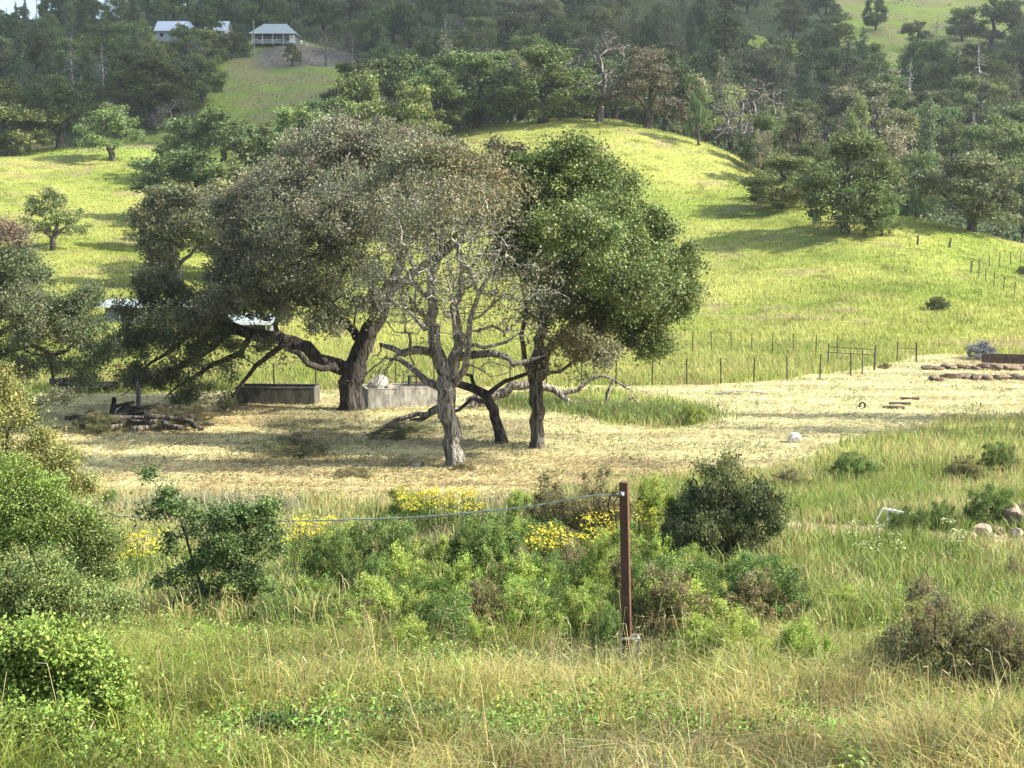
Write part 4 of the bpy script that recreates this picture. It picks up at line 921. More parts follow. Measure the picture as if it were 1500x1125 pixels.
    while n < 44:       # the packed scrub between the named bushes
        u, v = rg.uniform(430, 1130), rg.uniform(770, 945)
        if v < 775+60*abs(u-760)/330 or 880 < u < 925 and v > 930: continue
        k = rg.choice(['coy1', 'coy2', 'coy3', 'coy1', 'coy2', 'olv']); hh = rg.uniform(60, 105)*(v-420)/440
        side = 'left of the post' if u < 915 else 'right of the post'; tone = {'olv': 'olive', 'coy2': 'dusky green'}.get(k, 'mid green')
        row = 'in the back' if v < 815 else 'in the middle' if v < 870 else 'in the front' if v < 915 else 'along the near edge'
        col_ = 'close to the oak sapling' if u < 540 else 'below the long yellow flowers' if u < 660 else 'half way from sapling to post' if u < 760 else 'just left of the post' if u < 915 else 'just right of the post' if u < 1010 else 'under the big dark bush'
        o = place(k, u, None, v, v-hh, hh*rg.uniform(1.25, 1.6), '%s bush %s of the scrub %s' % (tone, row, col_), '%s bushes %s %s' % (tone, row, col_)); CLEAR.append((o.location.x, o.location.y, o.scale.x*1.1)); n += 1
    place('yel', 690, None, 780, 748, 40, 'green bush dotted with yellow blossom at the end of the long flower patch')
    flowers('long yellow flower patch under the rope', 645, 775, 62, 110, 301)
    flowers('yellow flowers beside the oak sapling at left', 455, 832, 38, 55, 302)
    flowers('yellow flowers in the gap left of the post', 805, 850, 34, 40, 303)
    flowers('yellow flowers between the scrub and the post', 880, 826, 26, 34, 304)
    flowers('thin yellow flowers right of the post', 935, 800, 20, 40, 305, (.5, .48, .05))
    flowers('few yellow flowers left of the oak sapling', 198, 862, 16, 26, 306)
    flowers('pale cream flower heads in the grass at right', 1290, 850, 30, 12, 307, (.42, .46, .2))
    flowers('pale flower heads near the rock heap', 1395, 835, 20, 9, 308, (.42, .46, .2))
scrub()
def near_bushes():
    # oak sapling
    b = at(300, 912); f, s = PX(b[1])
    g = (.10, .16, .045); g2 = (.135, .20, .055)
    stems = [s([(302, 915), (300, 870), (285, 830), (272, 790), (262, 750), (235, 715), (210, 692)], .022, .008), s([(302, 900), (320, 860), (345, 810), (365, 760), (385, 735)], .03, .01), s([(300, 890), (330, 850), (370, 830), (400, 800)], .02, .008),
             s([(275, 800), (240, 780), (225, 765)], .014, .006), s([(290, 845), (250, 850), (225, 845)], .012, .006)]
    lobes = [f(215, 697, 10, 8, 6, g), f(245, 728, 22, 14, 18, g), f(232, 752, 24, 12, 16, g), f(275, 752, 24, 20, 24, g2), f(300, 765, 26, 22, 24, g), f(350, 765, 40, 26, 60, g), f(385, 750, 24, 20, 26, g2), f(395, 790, 22, 28, 24, g), f(340, 800, 46, 26, 70, g, -.2), f(300, 830, 36, 26, 40, g),
             f(245, 800, 20, 16, 12, g, dens=.7), f(350, 850, 46, 28, 60, g), f(300, 875, 40, 24, 46, g2), f(240, 848, 22, 8, 10, g), f(380, 880, 34, 20, 24, g2), f(270, 890, 30, 18, 20, g)]
    make_tree('oak_sapling', 'young oak with dark leaves and a spike of new growth left of centre', 'sapling', b, stems, lobes, leaf=(.048, 52, .085), seed=401, bark=(.16, .14, .11), step=.12, rtip=.004, jit=.02, zmin=-9, part='foliage')
    # big thicket at the left: four shrubs
    def bush(label, Y, ub, vb, L, leaf, seed, name='wild_shrub', bark=(.10, .08, .06)):
        b = on(ub, Y); f, s = PX(Y); st = [s([(ub, vb+10), (ub, vb-40), (L[0][0], L[0][1])], .05, .015)]; CLEAR.append((b[0], b[1], 70*b[1]/F))
        for q in L[1:5]: st.append(s([(ub, vb-20), ((ub+q[0])/2, (vb+q[1])/2-10), (q[0], q[1])], .035, .01))
        make_tree(name, label, 'shrub', b, st, [f(*q[:6], *(q[6:] if len(q) > 6 else ())) for q in L], leaf=leaf, seed=seed, bark=bark, step=.2, rtip=.005, jit=.03, zmin=-9, part='foliage')
    yg = (.27, .27, .08); gr = (.205, .285, .06); gg = (.20, .26, .075); brt = (.225, .315, .06)
    bush('tall shrub with golden new tips at the left edge in front of the hay', 25, 10, 800, [(10, 600, 40, 40, 70, yg), (60, 660, 46, 34, 80, yg), (25, 700, 60, 50, 90, yg), (100, 705, 34, 28, 60, yg), (-40, 650, 60, 60, 60, yg), (50, 760, 60, 40, 60, gr), (-30, 750, 60, 60, 60, gr), (0, 560, 22, 26, 30, yg)], (.05, 80, .11), 402)
    bush('big bright green shrub at the left edge', 20.5, 50, 880, [(40, 740, 60, 50, 110, gr), (95, 760, 55, 40, 90, gr), (10, 800, 60, 50, 90, gr), (110, 810, 56, 40, 90, gg), (150, 790, 34, 30, 50, gg), (60, 860, 70, 40, 90, gg), (-30, 780, 50, 60, 50, gr), (20, 690, 40, 30, 50, gr), (145, 845, 40, 30, 50, gg)], (.042, 95, .10), 403)
    bush('grey green thicket low at the left edge', 16.5, 30, 960, [(40, 850, 70, 40, 90, gg), (150, 900, 50, 34, 60, gg), (80, 980, 80, 40, 90, gr), (180, 960, 30, 30, 30, gr), (40, 880, 60, 40, 90, gg), (100, 880, 46, 36, 60, gg), (-10, 900, 60, 40, 60, gg), (130, 930, 40, 26, 40, gg), (60, 930, 50, 30, 50, gg)], (.034, 85, .085), 404)
    for q, rr in ((-.6, .9), (.0, .8)): CLEAR.append((-3.0+q, 9.9, rr))
    bush('leafy green shrub low at the left between the thicket and the corner shrub', 12.6, 90, 1010, [(50, 940, 60, 34, 90, brt), (120, 960, 50, 28, 60, gr), (10, 960, 50, 36, 60, gr), (175, 985, 34, 22, 36, brt), (90, 985, 60, 26, 60, gr)], (.03, 62, .06), 409)
    bush('lowest leafy shrub cut by the bottom edge in the left corner', 8.9, 60, 1160, [(40, 1090, 80, 36, 90, brt), (140, 1110, 50, 30, 60, brt), (0, 1060, 50, 34, 50, gr), (90, 1060, 60, 28, 60, brt), (190, 1125, 30, 20, 26, gr)], (.03, 60, .05), 410)
    CLEAR.append((-2.9, 8.7, .7))
    bush('bright large leaved shrub in the bottom left corner', 9.9, 30, 1140, [(70, 945, 70, 36, 90, brt), (150, 1000, 50, 40, 80, brt), (190, 1060, 36, 50, 50, brt), (40, 1010, 60, 46, 90, brt), (110, 1030, 60, 40, 90, brt), (0, 960, 40, 36, 50, brt), (30, 1080, 90, 50, 120, brt), (150, 1090, 60, 40, 80, brt), (80, 970, 30, 26, 30, brt), (-40, 1040, 60, 80, 60, brt), (190, 1110, 30, 30, 30, brt), (60, 1120, 80, 40, 90, brt), (130, 1050, 60, 40, 80, brt), (20, 1030, 50, 40, 60, brt)], (.036, 62, .055), 405)
    bush('small shrub rising at the bottom edge left of centre', 10.2, 450, 1150, [(450, 1090, 46, 30, 60, (.10, .16, .04)), (400, 1100, 40, 26, 46, (.09, .15, .04)), (490, 1110, 36, 30, 46, (.08, .13, .04)), (335, 1100, 22, 26, 22, brt)], (.026, 55, .045), 406)
    bush('small dark leaved shrub at the bottom edge beside the other', 10.6, 600, 1130, [(600, 1070, 46, 30, 60, (.085, .135, .04)), (560, 1090, 34, 26, 40, (.08, .13, .04)), (640, 1090, 34, 26, 30, (.09, .14, .045))], (.024, 50, .045), 407)
    bush('sprigs of green weed standing in the straw at lower left', 14, 250, 1010, [(230, 985, 30, 16, 20, gr), (150, 960, 30, 20, 26, brt), (190, 990, 30, 18, 20, gr)], (.03, 50, .06), 408)
near_bushes()

for u, v, r in ((1455, 791, .55), (1425, 793, .5), (1485, 792, .6), (1300, 779, .6), (1325, 779, .4), (1161, 655, .5), (1290, 783, .4), (1470, 797, .5), (1440, 797, .5)):
    q = at(u, v); CLEAR.append((q[0], q[1], r/.8))
def thatch():
    x, y = polar(18000, 7.5, 22, .40, .6); n = len(x); keep = fbm(x/.9, y/.9, 95, 3) > .48; x, y = x[keep], y[keep]; n = len(x)
    blades('dead_thatch', x, y, .15+.3*rng.random(n), .004+.005*rng.random(n), vary((.38, .33, .18), n, .06, .3), 1.5, label='bent grey tan dead stems lying through the near grass', cat='dead grass')
thatch()
meadow(); forbs(); slope_grass(); bank_grass(); hill_grass(); straw(); undergrowth()

# ------------------------------------------------------------ things
def ico(sub=2):
    import bmesh
    bm = bmesh.new(); bmesh.ops.create_icosphere(bm, subdivisions=sub, radius=1)
    V = np.array([v.co[:] for v in bm.verts]); Fc = np.array([[v.index for v in f.verts] for f in bm.faces]); bm.free(); return V, Fc
IV, IF = ico(3)
def rock(name, label, loc, dims, seed, col, cat='rock', group=None, sink=.25, rz=0):
    rg = np.random.default_rng(seed); V = IV.copy()
    for i in range(9):      # cut facets
        n = rg.normal(0, 1, 3); n /= np.linalg.norm(n); d = .5+.35*rg.random(); t = V@n; V = V-np.maximum(t-d, 0)[:, None]*n
    V = V*(1+.10*(vn(V[:, 0]*3+seed, V[:, 1]*3+V[:, 2]*2, 6)-.5)[:, None])
    V = V*np.asarray(dims)/2; V = V@np.array([[cos(rz), sin(rz), 0], [-sin(rz), cos(rz), 0], [0, 0, 1]])
    V[:, 2] += dims[2]*(.5-sink)
    o = mk(name, V, IF, 'rock', None, vary(col, len(V), .02, .05), False); o.location = tuple(map(float, loc)); return tag(o, label, cat, group)

def post_and_rope():
    b = at(920, 968); Y = b[1]; top = P(914, 706, Y); w = .097
    root = empty('rusty_post', b, 'tall square rust brown post with a rope tied near its top', 'post')
    h = top[2]-b[2]; lean = (top[0]-b[0]); rz = radians(-24)
    m = MB(); v = np.array([[x, y, 0] for x, y in ((-1, -1), (1, -1), (1, 1), (-1, 1))], float)*w/2*.92
    v = v@np.array([[cos(rz), sin(rz), 0], [-sin(rz), cos(rz), 0], [0, 0, 1]])
    lo = v+[0, 0, -.3]; hi = v+[lean, 0, h]; m.add(np.concatenate([lo, hi]), [[0, 1, 5, 4], [1, 2, 6, 5], [2, 3, 7, 6], [3, 0, 4, 7], [4, 5, 6, 7], [3, 2, 1, 0]])
    m.build('shaft', 'rust', root)
    # strip added along the shaft corner to give it a sunlit edge
    m = MB(); e = v[1]*1.0+np.array([.006, -.004, 0]); m.tube([e+[0, 0, -.2], e+[lean, 0, h-.01]], .009, 6); m.build('lit_edge_strip', 'rust', root)
    f = v[0]*.5+v[1]*.5
    m = MB(); m.tube([f+[lean, -.01, h-.13], f+[lean-.02, -.06, h-.13]], .016, 8); m.box(f+np.array([lean, -.005, h-.13]), (.05, .012, .05), rz); m.build('eye_bolt', 'white', root)
    # rope: from the eye to beyond the left edge
    p0 = b+f+np.array([lean-.04, -.05, h-.14]); pts = [p0]
    for u, v_, Yd in ((860, 727, Y+.3), (800, 738, Y+.8), (740, 746, Y+1.4), (680, 752, Y+2), (600, 758, Y+2.8), (520, 761, Y+3.4), (430, 763, Y+4), (330, 762, Y+4.6), (230, 759, Y+5.2), (130, 752, Y+5.8), (20, 740, Y+6.4), (-120, 715, Y+7.2)): pts.append(P(u, v_, Yd))
    c = spline(pts, .12); m = MB(); k = np.arange(len(c)); off = np.stack([0*k, np.cos(k*1.7)*.006, np.sin(k*1.7)*.006], -1)
    m.tube(c+off, .0085, 6); m.tube(c-off, .0085, 6); o = m.build('sagging_rope', 'rope', origin=p0, smooth=True); tag(o, 'pale twisted rope sagging from the rusty post to the left edge', 'rope')
    m = MB(); q = p0+np.array([-.05, 0, -.02]); m.tube(spline([p0, p0+[-.10, -.01, .0], p0+[-.13, 0, -.12], p0+[-.09, 0, -.25], p0+[-.14, 0, -.33]], .04), .008, 5); m.tube(spline([p0, p0+[-.06, -.01, -.08], p0+[-.05, 0, -.22], p0+[-.02, 0, -.40]], .04), .007, 5)
    tag(m.build('loose_cord', 'black', origin=p0), 'loose dark cord end hanging beside the post top', 'cord')
    m = MB(); a = .10
    for sx in (-1, 1):
        for sy in (-1, 1): m.box((sx*a, sy*a*.8, .03), (.014, .014, .40))
    m.box((0, -a*.8, .29), (2*a+.02, .018, .02)); m.box((0, a*.8, .29), (2*a+.02, .018, .02)); m.box((-a, 0, .285), (.026, 2*a*.8, .028)); m.box((a, 0, .285), (.026, 2*a*.8, .028))
    o = m.build('marker_frame', 'conc'); o.location = tuple(map(float, b+np.array([.02, 0, .0]))); tag(o, 'small white open frame around the foot of the rusty post', 'frame')
post_and_rope()

def trough(label, u0, u1, vb, vt, rz, m_, seed, end=1.5):
    a = at(u0, vb); b = at(u1, vb); c = (a+b)/2; L = np.linalg.norm(b-a)/cos(rz)*.97; H = (P(u0, vt, a[1])-a)[2]; wd = end
    c = c+np.array([0, wd/2, 0]); root = empty('concrete_trough', c, label, 'water trough'); root.rotation_euler = (0, 0, rz); t = .12
    m = MB(); m.box((0, -wd/2+t/2, H/2-.05), (L, t, H+.1)); m.box((0, wd/2-t/2, H/2-.05), (L, t, H+.1)); m.box((-L/2+t/2, 0, H/2-.05), (t-.004, wd-2*t, H+.094)); m.box((L/2-t/2, 0, H/2-.05), (t-.004, wd-2*t, H+.094))
    m.build('wall', m_, root); m = MB(); m.box((0, 0, H*.55), (L-2*t, wd-2*t, .04)); m.build('stagnant_water', 'dark', root)
    m = MB(); m.box((0, -wd/2+t/2, H+.012), (L+.02, t+.03, .03)); m.box((0, wd/2-t/2, H+.012), (L+.02, t+.03, .03)); m.build('rim', m_, root)
    return root, c, H, L
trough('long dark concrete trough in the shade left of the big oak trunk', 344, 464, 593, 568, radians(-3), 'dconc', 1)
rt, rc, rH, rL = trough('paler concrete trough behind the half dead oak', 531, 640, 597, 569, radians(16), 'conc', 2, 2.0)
rock('boulder', 'pale boulder on the trough rim beside the big oak trunk', rc+np.array([-1.25, -.15, rH*.55]), (1.3, .9, 1.3), 11, (.45, .42, .36), sink=.1)
rock('boulder', 'small rounded stone beside the pale boulder on the trough', rc+np.array([-.55, -.55, rH*.75]), (.6, .5, .45), 12, (.38, .34, .27), sink=.1)
def pump():
    root = empty('old_pump', rc+np.array([.9, 0, rH]), 'rusty pipework and pump standing on the paler trough', 'pump')
    m = MB(); m.box((0, 0, .08), (1.6, .5, .06)); m.box((0, .3, .16), (1.8, .08, .05)); m.build('frame', 'steel', root)
    m = MB(); m.tube([(-.45, 0, .1), (-.45, 0, .55)], .10, 10); m.build('pipe', 'steel', root)
    m = MB(); m.tube(spline([(-.45, 0, .5), (-.12, 0, .5), (-.1, 0, .1)], .1), .05, 8); m.build('pipe', 'steel', root)
    m = MB(); m.tube([(.4, 0, .25), (.8, 0, .25)], .13, 10); m.build('motor', 'steel', root)
pump()

def fence(label, posts, h, name='wire_fence', r=.028, wires=(.35, .65, .95), mat_='steel'):
    b0 = posts[0]; root = empty(name, b0, label, 'fence')
    for p in posts:
        m = MB(); l = R.uniform(-.03, .03)
        m.box((0, 0, h/2-.1), (r*1.6, r*.5, h+.2)); m.box((0, r*.5, h/2-.1), (r*.45, r, h+.19)); o = m.build('post', mat_, root); o.location = tuple(map(float, p-b0)); o.rotation_euler = (l, l, R.uniform(-.3, .3))
    for w_ in wires:
        m = MB(); pts = [p-b0+np.array([0, 0, w_*h]) for p in posts]
        m.tube(pts, .004, 4); m.build('wire', 'wire', root)
    return root
us = [-60, 5, 77, 140, 208, 277, 340, 402, 463, 520, 580, 636, 693, 747, 800, 851, 902, 955, 1006, 1056, 1104, 1153, 1201, 1246, 1263, 1280]
vs = np.interp(us, [-60, 402, 750, 902, 1006, 1104, 1201, 1246, 1263, 1280], [576, 572, 568, 565, 563, 561, 556, 551, 547, 541])
fp = [at(u, v) for u, v in zip(us, vs)]
fence('wire fence on steel posts along the far side of the mown hay', fp, 1.5, r=.045)
def brace(label, a, b, h, rails, name='gate_brace'):
    root = empty(name, a, label, 'gate brace'); d = b-a; m = MB(); m.tube([(0, 0, -.1), (0, 0, h)], .035, 8); m.build('post', 'steel', root)
    m = MB(); m.tube([d+[0, 0, -.1], d+[0, 0, h]], .055, 8); m.build('post', 'steel', root)
    for z in rails: m = MB(); m.tube([(-d*.0)+np.array([0, 0, z]), d+np.array([0, 0, z])], .022, 8); m.build('rail', 'steel', root)
a = at(1229, 548); b = at(1281, 543); a[1] = b[1]+1.5; a[2] = float(T(a[0], a[1]))
brace('pipe brace with two rails at the end of the near wire fence', a, b, 1.45, (.95, 1.3))
a = at(1314, 529); b = at(1342, 530); brace('pipe brace at the far side of the open gateway', a, b, 1.25, (.85,))
fp2 = [at(u, v) for u, v in [(930, 514), (958, 514), (985, 514), (1014, 516), (1042, 516), (1071, 517), (1101, 518), (1131, 519), (1162, 520), (1195, 522), (1226, 525)]]
fence('second wire fence running through the grass behind the first', fp2, 1.45, r=.038)
fence('short wire fence dropping into the grass at the right edge', [at(u, v) for u, v in [(1421, 402), (1433, 408), (1444, 414), (1456, 420), (1470, 426), (1486, 434)]], 1.3, r=.05)
fence('wire fence running up to the right edge from the short fence corner', [at(u, v) for u, v in [(1423, 400), (1434, 397), (1449, 393), (1464, 390), (1480, 388), (1495, 386), (1512, 384)]], 1.3, r=.05)
for u, v, lb in ((1344, 359, 'left of two old wooden posts on the sunlit ridge at right'), (1391, 363, 'leaning right hand post of the two on the sunlit ridge')):
    p = at(u, v); m = MB(); m.tube([(0, 0, -.3), (0.02, 0, .5), (.03+.1*(u > 1350), 0, 1.0)], [.12, .11, .09], 8); m.box((.03+.1*(u > 1350), 0, 1.0), (.12, .12, .02)); o = m.build('wooden_post', 'wood'); o.location = tuple(map(float, p)); tag(o, lb, 'post')
def pipe_fence():
    pts = [P(u, 0, 0)*0+on(u, 118) for u in range(560, 715, 30)]; root = empty('pipe_fence', pts[0], 'low brown pipe rail fence glimpsed behind the oak trunks', 'fence'); b0 = pts[0]
    for p in pts: m = MB(); m.tube([p-b0+[0, 0, -.1], p-b0+[0, 0, 1.2]], .05, 6); m.build('post', 'steel', root)
    for z in (1.18, .7): m = MB(); m.tube([p-b0+[0, 0, z] for p in pts], .04, 6); m.build('rail', 'steel', root)
pipe_fence()
def brow_fence():
    pts = [at(u, v) for u, v in ((92, 216), (104, 215), (116, 214), (131, 217), (152, 215))]; fence('weathered rail fence on the brow of the left hill under the oaks', pts, 1.4, 'rail_fence', r=.12, wires=(.5, .9), mat_='wood')
brow_fence()

def shed(name, label, u0, u1, Y, vr, ve, roofm, wallm, depth=6, porch=False, hip=False, rz=0, cat='shed', vbase=None):
    """gabled building, ridge along x; vr ridge row, ve eave row in the frame"""
    a = P(u0, ve, Y); b = P(u1, ve, Y); ridge = P(u0, vr, Y+depth/2)[2]; ez = a[2]; L = b[0]-a[0]; cx = (a[0]+b[0])/2
    gz = float(T(cx, Y+depth/2)) if vbase is None else P(u0, vbase, Y)[2]
    root = empty(name, (cx, Y, gz), label, cat); root.rotation_euler = (0, 0, rz)
    e = ez-gz; rg_ = ridge-gz; D = depth; o = .5; hw = L/2; t = .09
    # roof as a thin solid
    ins = hw*.55 if hip else 0
    m = MB()
    top = np.array([[-hw-o, -o, e], [hw+o, -o, e], [hw+o-ins*1, D/2, rg_], [-hw-o+ins*1, D/2, rg_]]); m.add(np.concatenate([top, top-[0, 0, t]]), [[0, 1, 2, 3], [7, 6, 5, 4], [0, 4, 5, 1], [1, 5, 6, 2], [2, 6, 7, 3], [3, 7, 4, 0]])
    top2 = np.array([[hw+o, D+o, e], [-hw-o, D+o, e], [-hw-o+ins, D/2, rg_+.002], [hw+o-ins, D/2, rg_+.002]]); m.add(np.concatenate([top2, top2-[0, 0, t]]), [[0, 1, 2, 3], [7, 6, 5, 4], [0, 4, 5, 1], [1, 5, 6, 2], [2, 6, 7, 3], [3, 7, 4, 0]])
    if hip:
        for sx in (-1, 1):
            q = np.array([[sx*(hw+o), D+o, e-.003], [sx*(hw+o), -o, e-.003], [sx*(hw+o-ins), D/2, rg_-.003], [sx*(hw+o-ins), D/2, rg_-.003]]); m.add(np.concatenate([q, q-[0, 0, t]]), [[0, 1, 2, 3] if sx < 0 else [3, 2, 1, 0], [7, 6, 5, 4], [0, 4, 5, 1]])
    m.build('roof', roofm, root)
    wy = 1.9 if porch else 0
    m = MB(); m.box((0, (wy+D)/2, e/2-.3), (L-.3, D-wy-.2, e+.6-.12)); 
    if not hip:
        for sx in (-1, 1):
            x0 = sx*(hw-.25); q = np.array([[x0, .1, e-.12], [x0, D-.1, e-.12], [x0, D/2, rg_-.15]]); q2 = q+[-sx*.15, 0, 0]; m.add(np.concatenate([q, [q[2]], q2, [q2[2]]]), [[0, 1, 2, 3], [4, 5, 6, 7], [0, 4, 6, 2], [1, 5, 6, 2]])
    m.build('wall', wallm, root)
    nw = max(2, int(L/3)); 
    for i in range(nw):
        x = -hw+(i+.5)*L/nw; z = e*.55; y = wy/1.0+.1 if porch else .1
        w_ = MB(); w_.box((x, y-.03, z), (1.1, .06, 1.0)); win = w_.build('window', 'dark', root); w_ = MB()
        for dx in (-.58, .58): w_.box((x+dx, y-.05, z), (.07, .08, 1.16))
        for dz in (-.54, .54): w_.box((x, y-.052, z+dz), (1.09, .08, .07))
        fr = w_.build('frame', 'white', win)
    m = MB(); m.box((0, -o-.02, e-.06), (L+2*o, .06, .2)); m.build('fascia', 'white', root)
    if porch:
        for x in np.linspace(-hw+.2, hw-.2, 5): m = MB(); m.box((x, .05, e/2-.2), (.16, .16, e+.2)); m.build('porch_post', 'white', root)
        m = MB(); m.box((0, .9, .25), (L, 2.0, .2)); m.build('porch_floor', 'siding', root)
        m = MB(); m.box((-hw*.3, .06, 1.15), (L*.68, .05, .06)); 
        for x in np.linspace(-hw+.35, hw*.35, 30): m.box((x, .06, .74), (.05, .04, .78))
        m.build('railing', 'white', root)
        m = MB(); m.box((hw-.9, wy+.06, e*.5), (1.6, .14, e*.85)); m.build('pale_panel', 'white', root)
    return root
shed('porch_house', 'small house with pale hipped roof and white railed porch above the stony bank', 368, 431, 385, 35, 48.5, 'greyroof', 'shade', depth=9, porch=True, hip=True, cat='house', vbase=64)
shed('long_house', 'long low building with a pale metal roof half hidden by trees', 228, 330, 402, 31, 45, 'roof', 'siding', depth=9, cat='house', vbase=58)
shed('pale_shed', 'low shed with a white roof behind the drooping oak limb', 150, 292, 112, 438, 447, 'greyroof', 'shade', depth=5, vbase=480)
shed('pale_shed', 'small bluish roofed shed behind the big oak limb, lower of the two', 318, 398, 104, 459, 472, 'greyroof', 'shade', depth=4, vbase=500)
def poles():
    for u, Y, vt, lb in ((380.5, 380, 30, 'thin utility pole beside the porch house'), (71, 440, -4, 'pale pole among the trees on the skyline')):
        b = on(u, Y); H = P(u, vt, Y)[2]-b[2]; root = empty('utility_pole', b, lb, 'pole'); m = MB(); m.tube([(0, 0, -.3), (0, 0, H)], [.18, .12], 8); m.build('shaft', 'conc', root); m = MB(); m.box((0, 0, H-.8), (1.4, .12, .12)); m.build('crossarm', 'wood', root)
poles()
def chair(loc, rz, label):
    root = empty('white_chair', loc, label, 'chair', 'white chairs beside the porch house'); root.rotation_euler = (0, 0, rz)
    m = MB(); m.box((0, 0, .42), (.6, .6, .05)); m.build('seat', 'white', root); m = MB(); m.box((0, .3, .8), (.6, .06, .8), rx=-.2); m.build('backrest', 'white', root)
    for x in (-.27, .27):
        for y in (-.27, .27): m = MB(); m.box((x, y, .2), (.06, .06, .42)); m.build('leg', 'white', root)
chair(at(442, 66), .4, 'white garden chair nearest the porch house'); chair(at(449, 69), -.5, 'white garden chair lower down on the bank edge')

def stones():
    rg = random.Random(4); tan = (.20, .145, .10)  # row stone colour, darkened to carry the shade along the rows
    # two rows of stones at the terrace on the right
    lab = 'tan block in the %s row of stones below the timber wall'
    for row, (v, u0, u1, n, word) in enumerate(((556, 1368, 1520, 16, 'front'), (541, 1362, 1520, 15, 'rear'))):
        for i in range(n):
            u = u0+(u1-u0)*i/(n-1)+rg.uniform(-1.5, 1.5); p = at(u, v+rg.uniform(-1.5, 1.5)+(abs(i) < 2)*2)
            rock('stone', lab % word, p, (.85+rg.random()*.5, .6, .34+rg.random()*.12), 500+row*50+i, np.array(tan)*rg.uniform(.75, 1.15), 'stone', 'stones of the %s row' % word, .15, rg.random()*3)
    a = at(1438, 532); b = at(1570, 536); d = b-a; L = np.linalg.norm(d); root = empty('timber_wall', a, 'low dark timber retaining wall at the right edge', 'retaining wall'); rz = math.atan2(d[1], d[0])
    for k in range(2): m = MB(); m.box((L/2*cos(rz), L/2*sin(rz), .17+.31*k), (L, .22, .30), rz); m.build('beam', 'wood', root)
    # rock heap
    for i, (u, v, w, h, lb) in enumerate([(1438, 786, 34, 20, 'flat tan stone in front of the rock heap'), (1424, 788, 16, 9, 'small pale stone at the left end of the rock heap'), (1462, 782, 22, 14, 'grey stone in the front of the rock heap'), (1478, 775, 44, 40, 'largest tan boulder in the rock heap'),
            (1500, 778, 36, 34, 'grey boulder cut by the right edge in the rock heap'), (1455, 789, 18, 8, 'low orange stone under the rock heap'), (1488, 787, 26, 14, 'cream stone at the foot of the rock heap'), (1472, 789, 14, 8, 'little stone between cream and orange ones'), (1505, 760, 40, 30, 'upper boulder at the right edge of the rock heap')]):
        p = at(u, v); s = p[1]/F; rock('boulder', lb, p, (w*s, w*s*.8, h*s*1.15), 600+i, np.array((.40, .30, .20))*rg.uniform(.85, 1.15), 'boulder', None, .12, rg.random()*3)
    p = at(1161, 649); s = p[1]/F; rock('white_rock', 'smooth white dome shaped rock lying on the hay', p, (25*s, 22*s, 18*s*1.25), 700, (.66, .64, .60), 'rock', None, .22)
    p = at(1184, 770); 
    p = at(448, 862); rock('boulder', 'pale rock showing beside the yellow flowers left of the scrub', p, (.35, .3, .25), 702, (.3, .28, .24))
    p = at(612, 684); rock('stone', 'small pale stone in the shade near the half dead oak', p, (.4, .3, .2), 703, (.45, .42, .36))
    p = at(1263, 599); m = MB(); t = np.linspace(0, 2*pi, 20); m.tube(np.stack([.16*np.cos(t), .06*np.cos(t), .16+.16*np.sin(t)], -1), .05, 8); o = m.build('rubber_ring', 'black'); o.location = tuple(map(float, p)); tag(o, 'small black ring half buried in the hay', 'ring')
    for i, (u, v, w, lb) in enumerate(((1332, 586, 28, 'uppermost'), (1318, 593, 31, 'middle'), (1309, 599, 31, 'lowest'))):
        p = at(u, v); s = p[1]/F; m = MB(); m.box((0, 0, .03), (w*s, .22, .2), radians(-4)); m.box((w*s*.3, -.113, .05), (.04, .02, .15), radians(-4)); o = m.build('timber_step', 'wood'); o.location = tuple(map(float, p)); tag(o, '%s of the three timber steps in the hay' % lb, 'timber')
    p = at(1085, 578); s = p[1]/F; m = MB(); L = 78*s; t = np.linspace(-.5, .5, 9); pts = np.stack([t*L, .2*t, .06+.22*(1-(2*t)**2)*.5], -1)
    for a_, b_ in zip(pts[:-1], pts[1:]): c = (a_+b_)/2; m.box(c, (L/8*1.02, .22, .05), 0, 0, -math.atan2(b_[2]-a_[2], b_[0]-a_[0]))
    o = m.build('warped_plank', 'conc'); o.location = tuple(map(float, p)); tag(o, 'long pale warped plank lying on the hay near the fence', 'plank')
    # white frame
    p = at(1300, 772); root = empty('garden_trellis', p, 'collapsed white slatted garden frame in the grass at right', 'trellis'); s = p[1]/F
    H = 28*s
    m = MB(); m.box((0, 0, H/2), (.06, .06, H)); m.build('upright', 'white', root)
    m = MB(); m.tube([(-18*s, 0, H*.25), (-8*s, 0, H), (0, 0, H*.98)], .02, 6); m.build('arched_rail', 'white', root)
    for k in range(4): m = MB(); m.tube([(0, .1*k, H*(.98-.05*k)), (34*s, .1*k, H*(.70-.1*k))], .018, 6); m.build('slat', 'white', root)
stones()

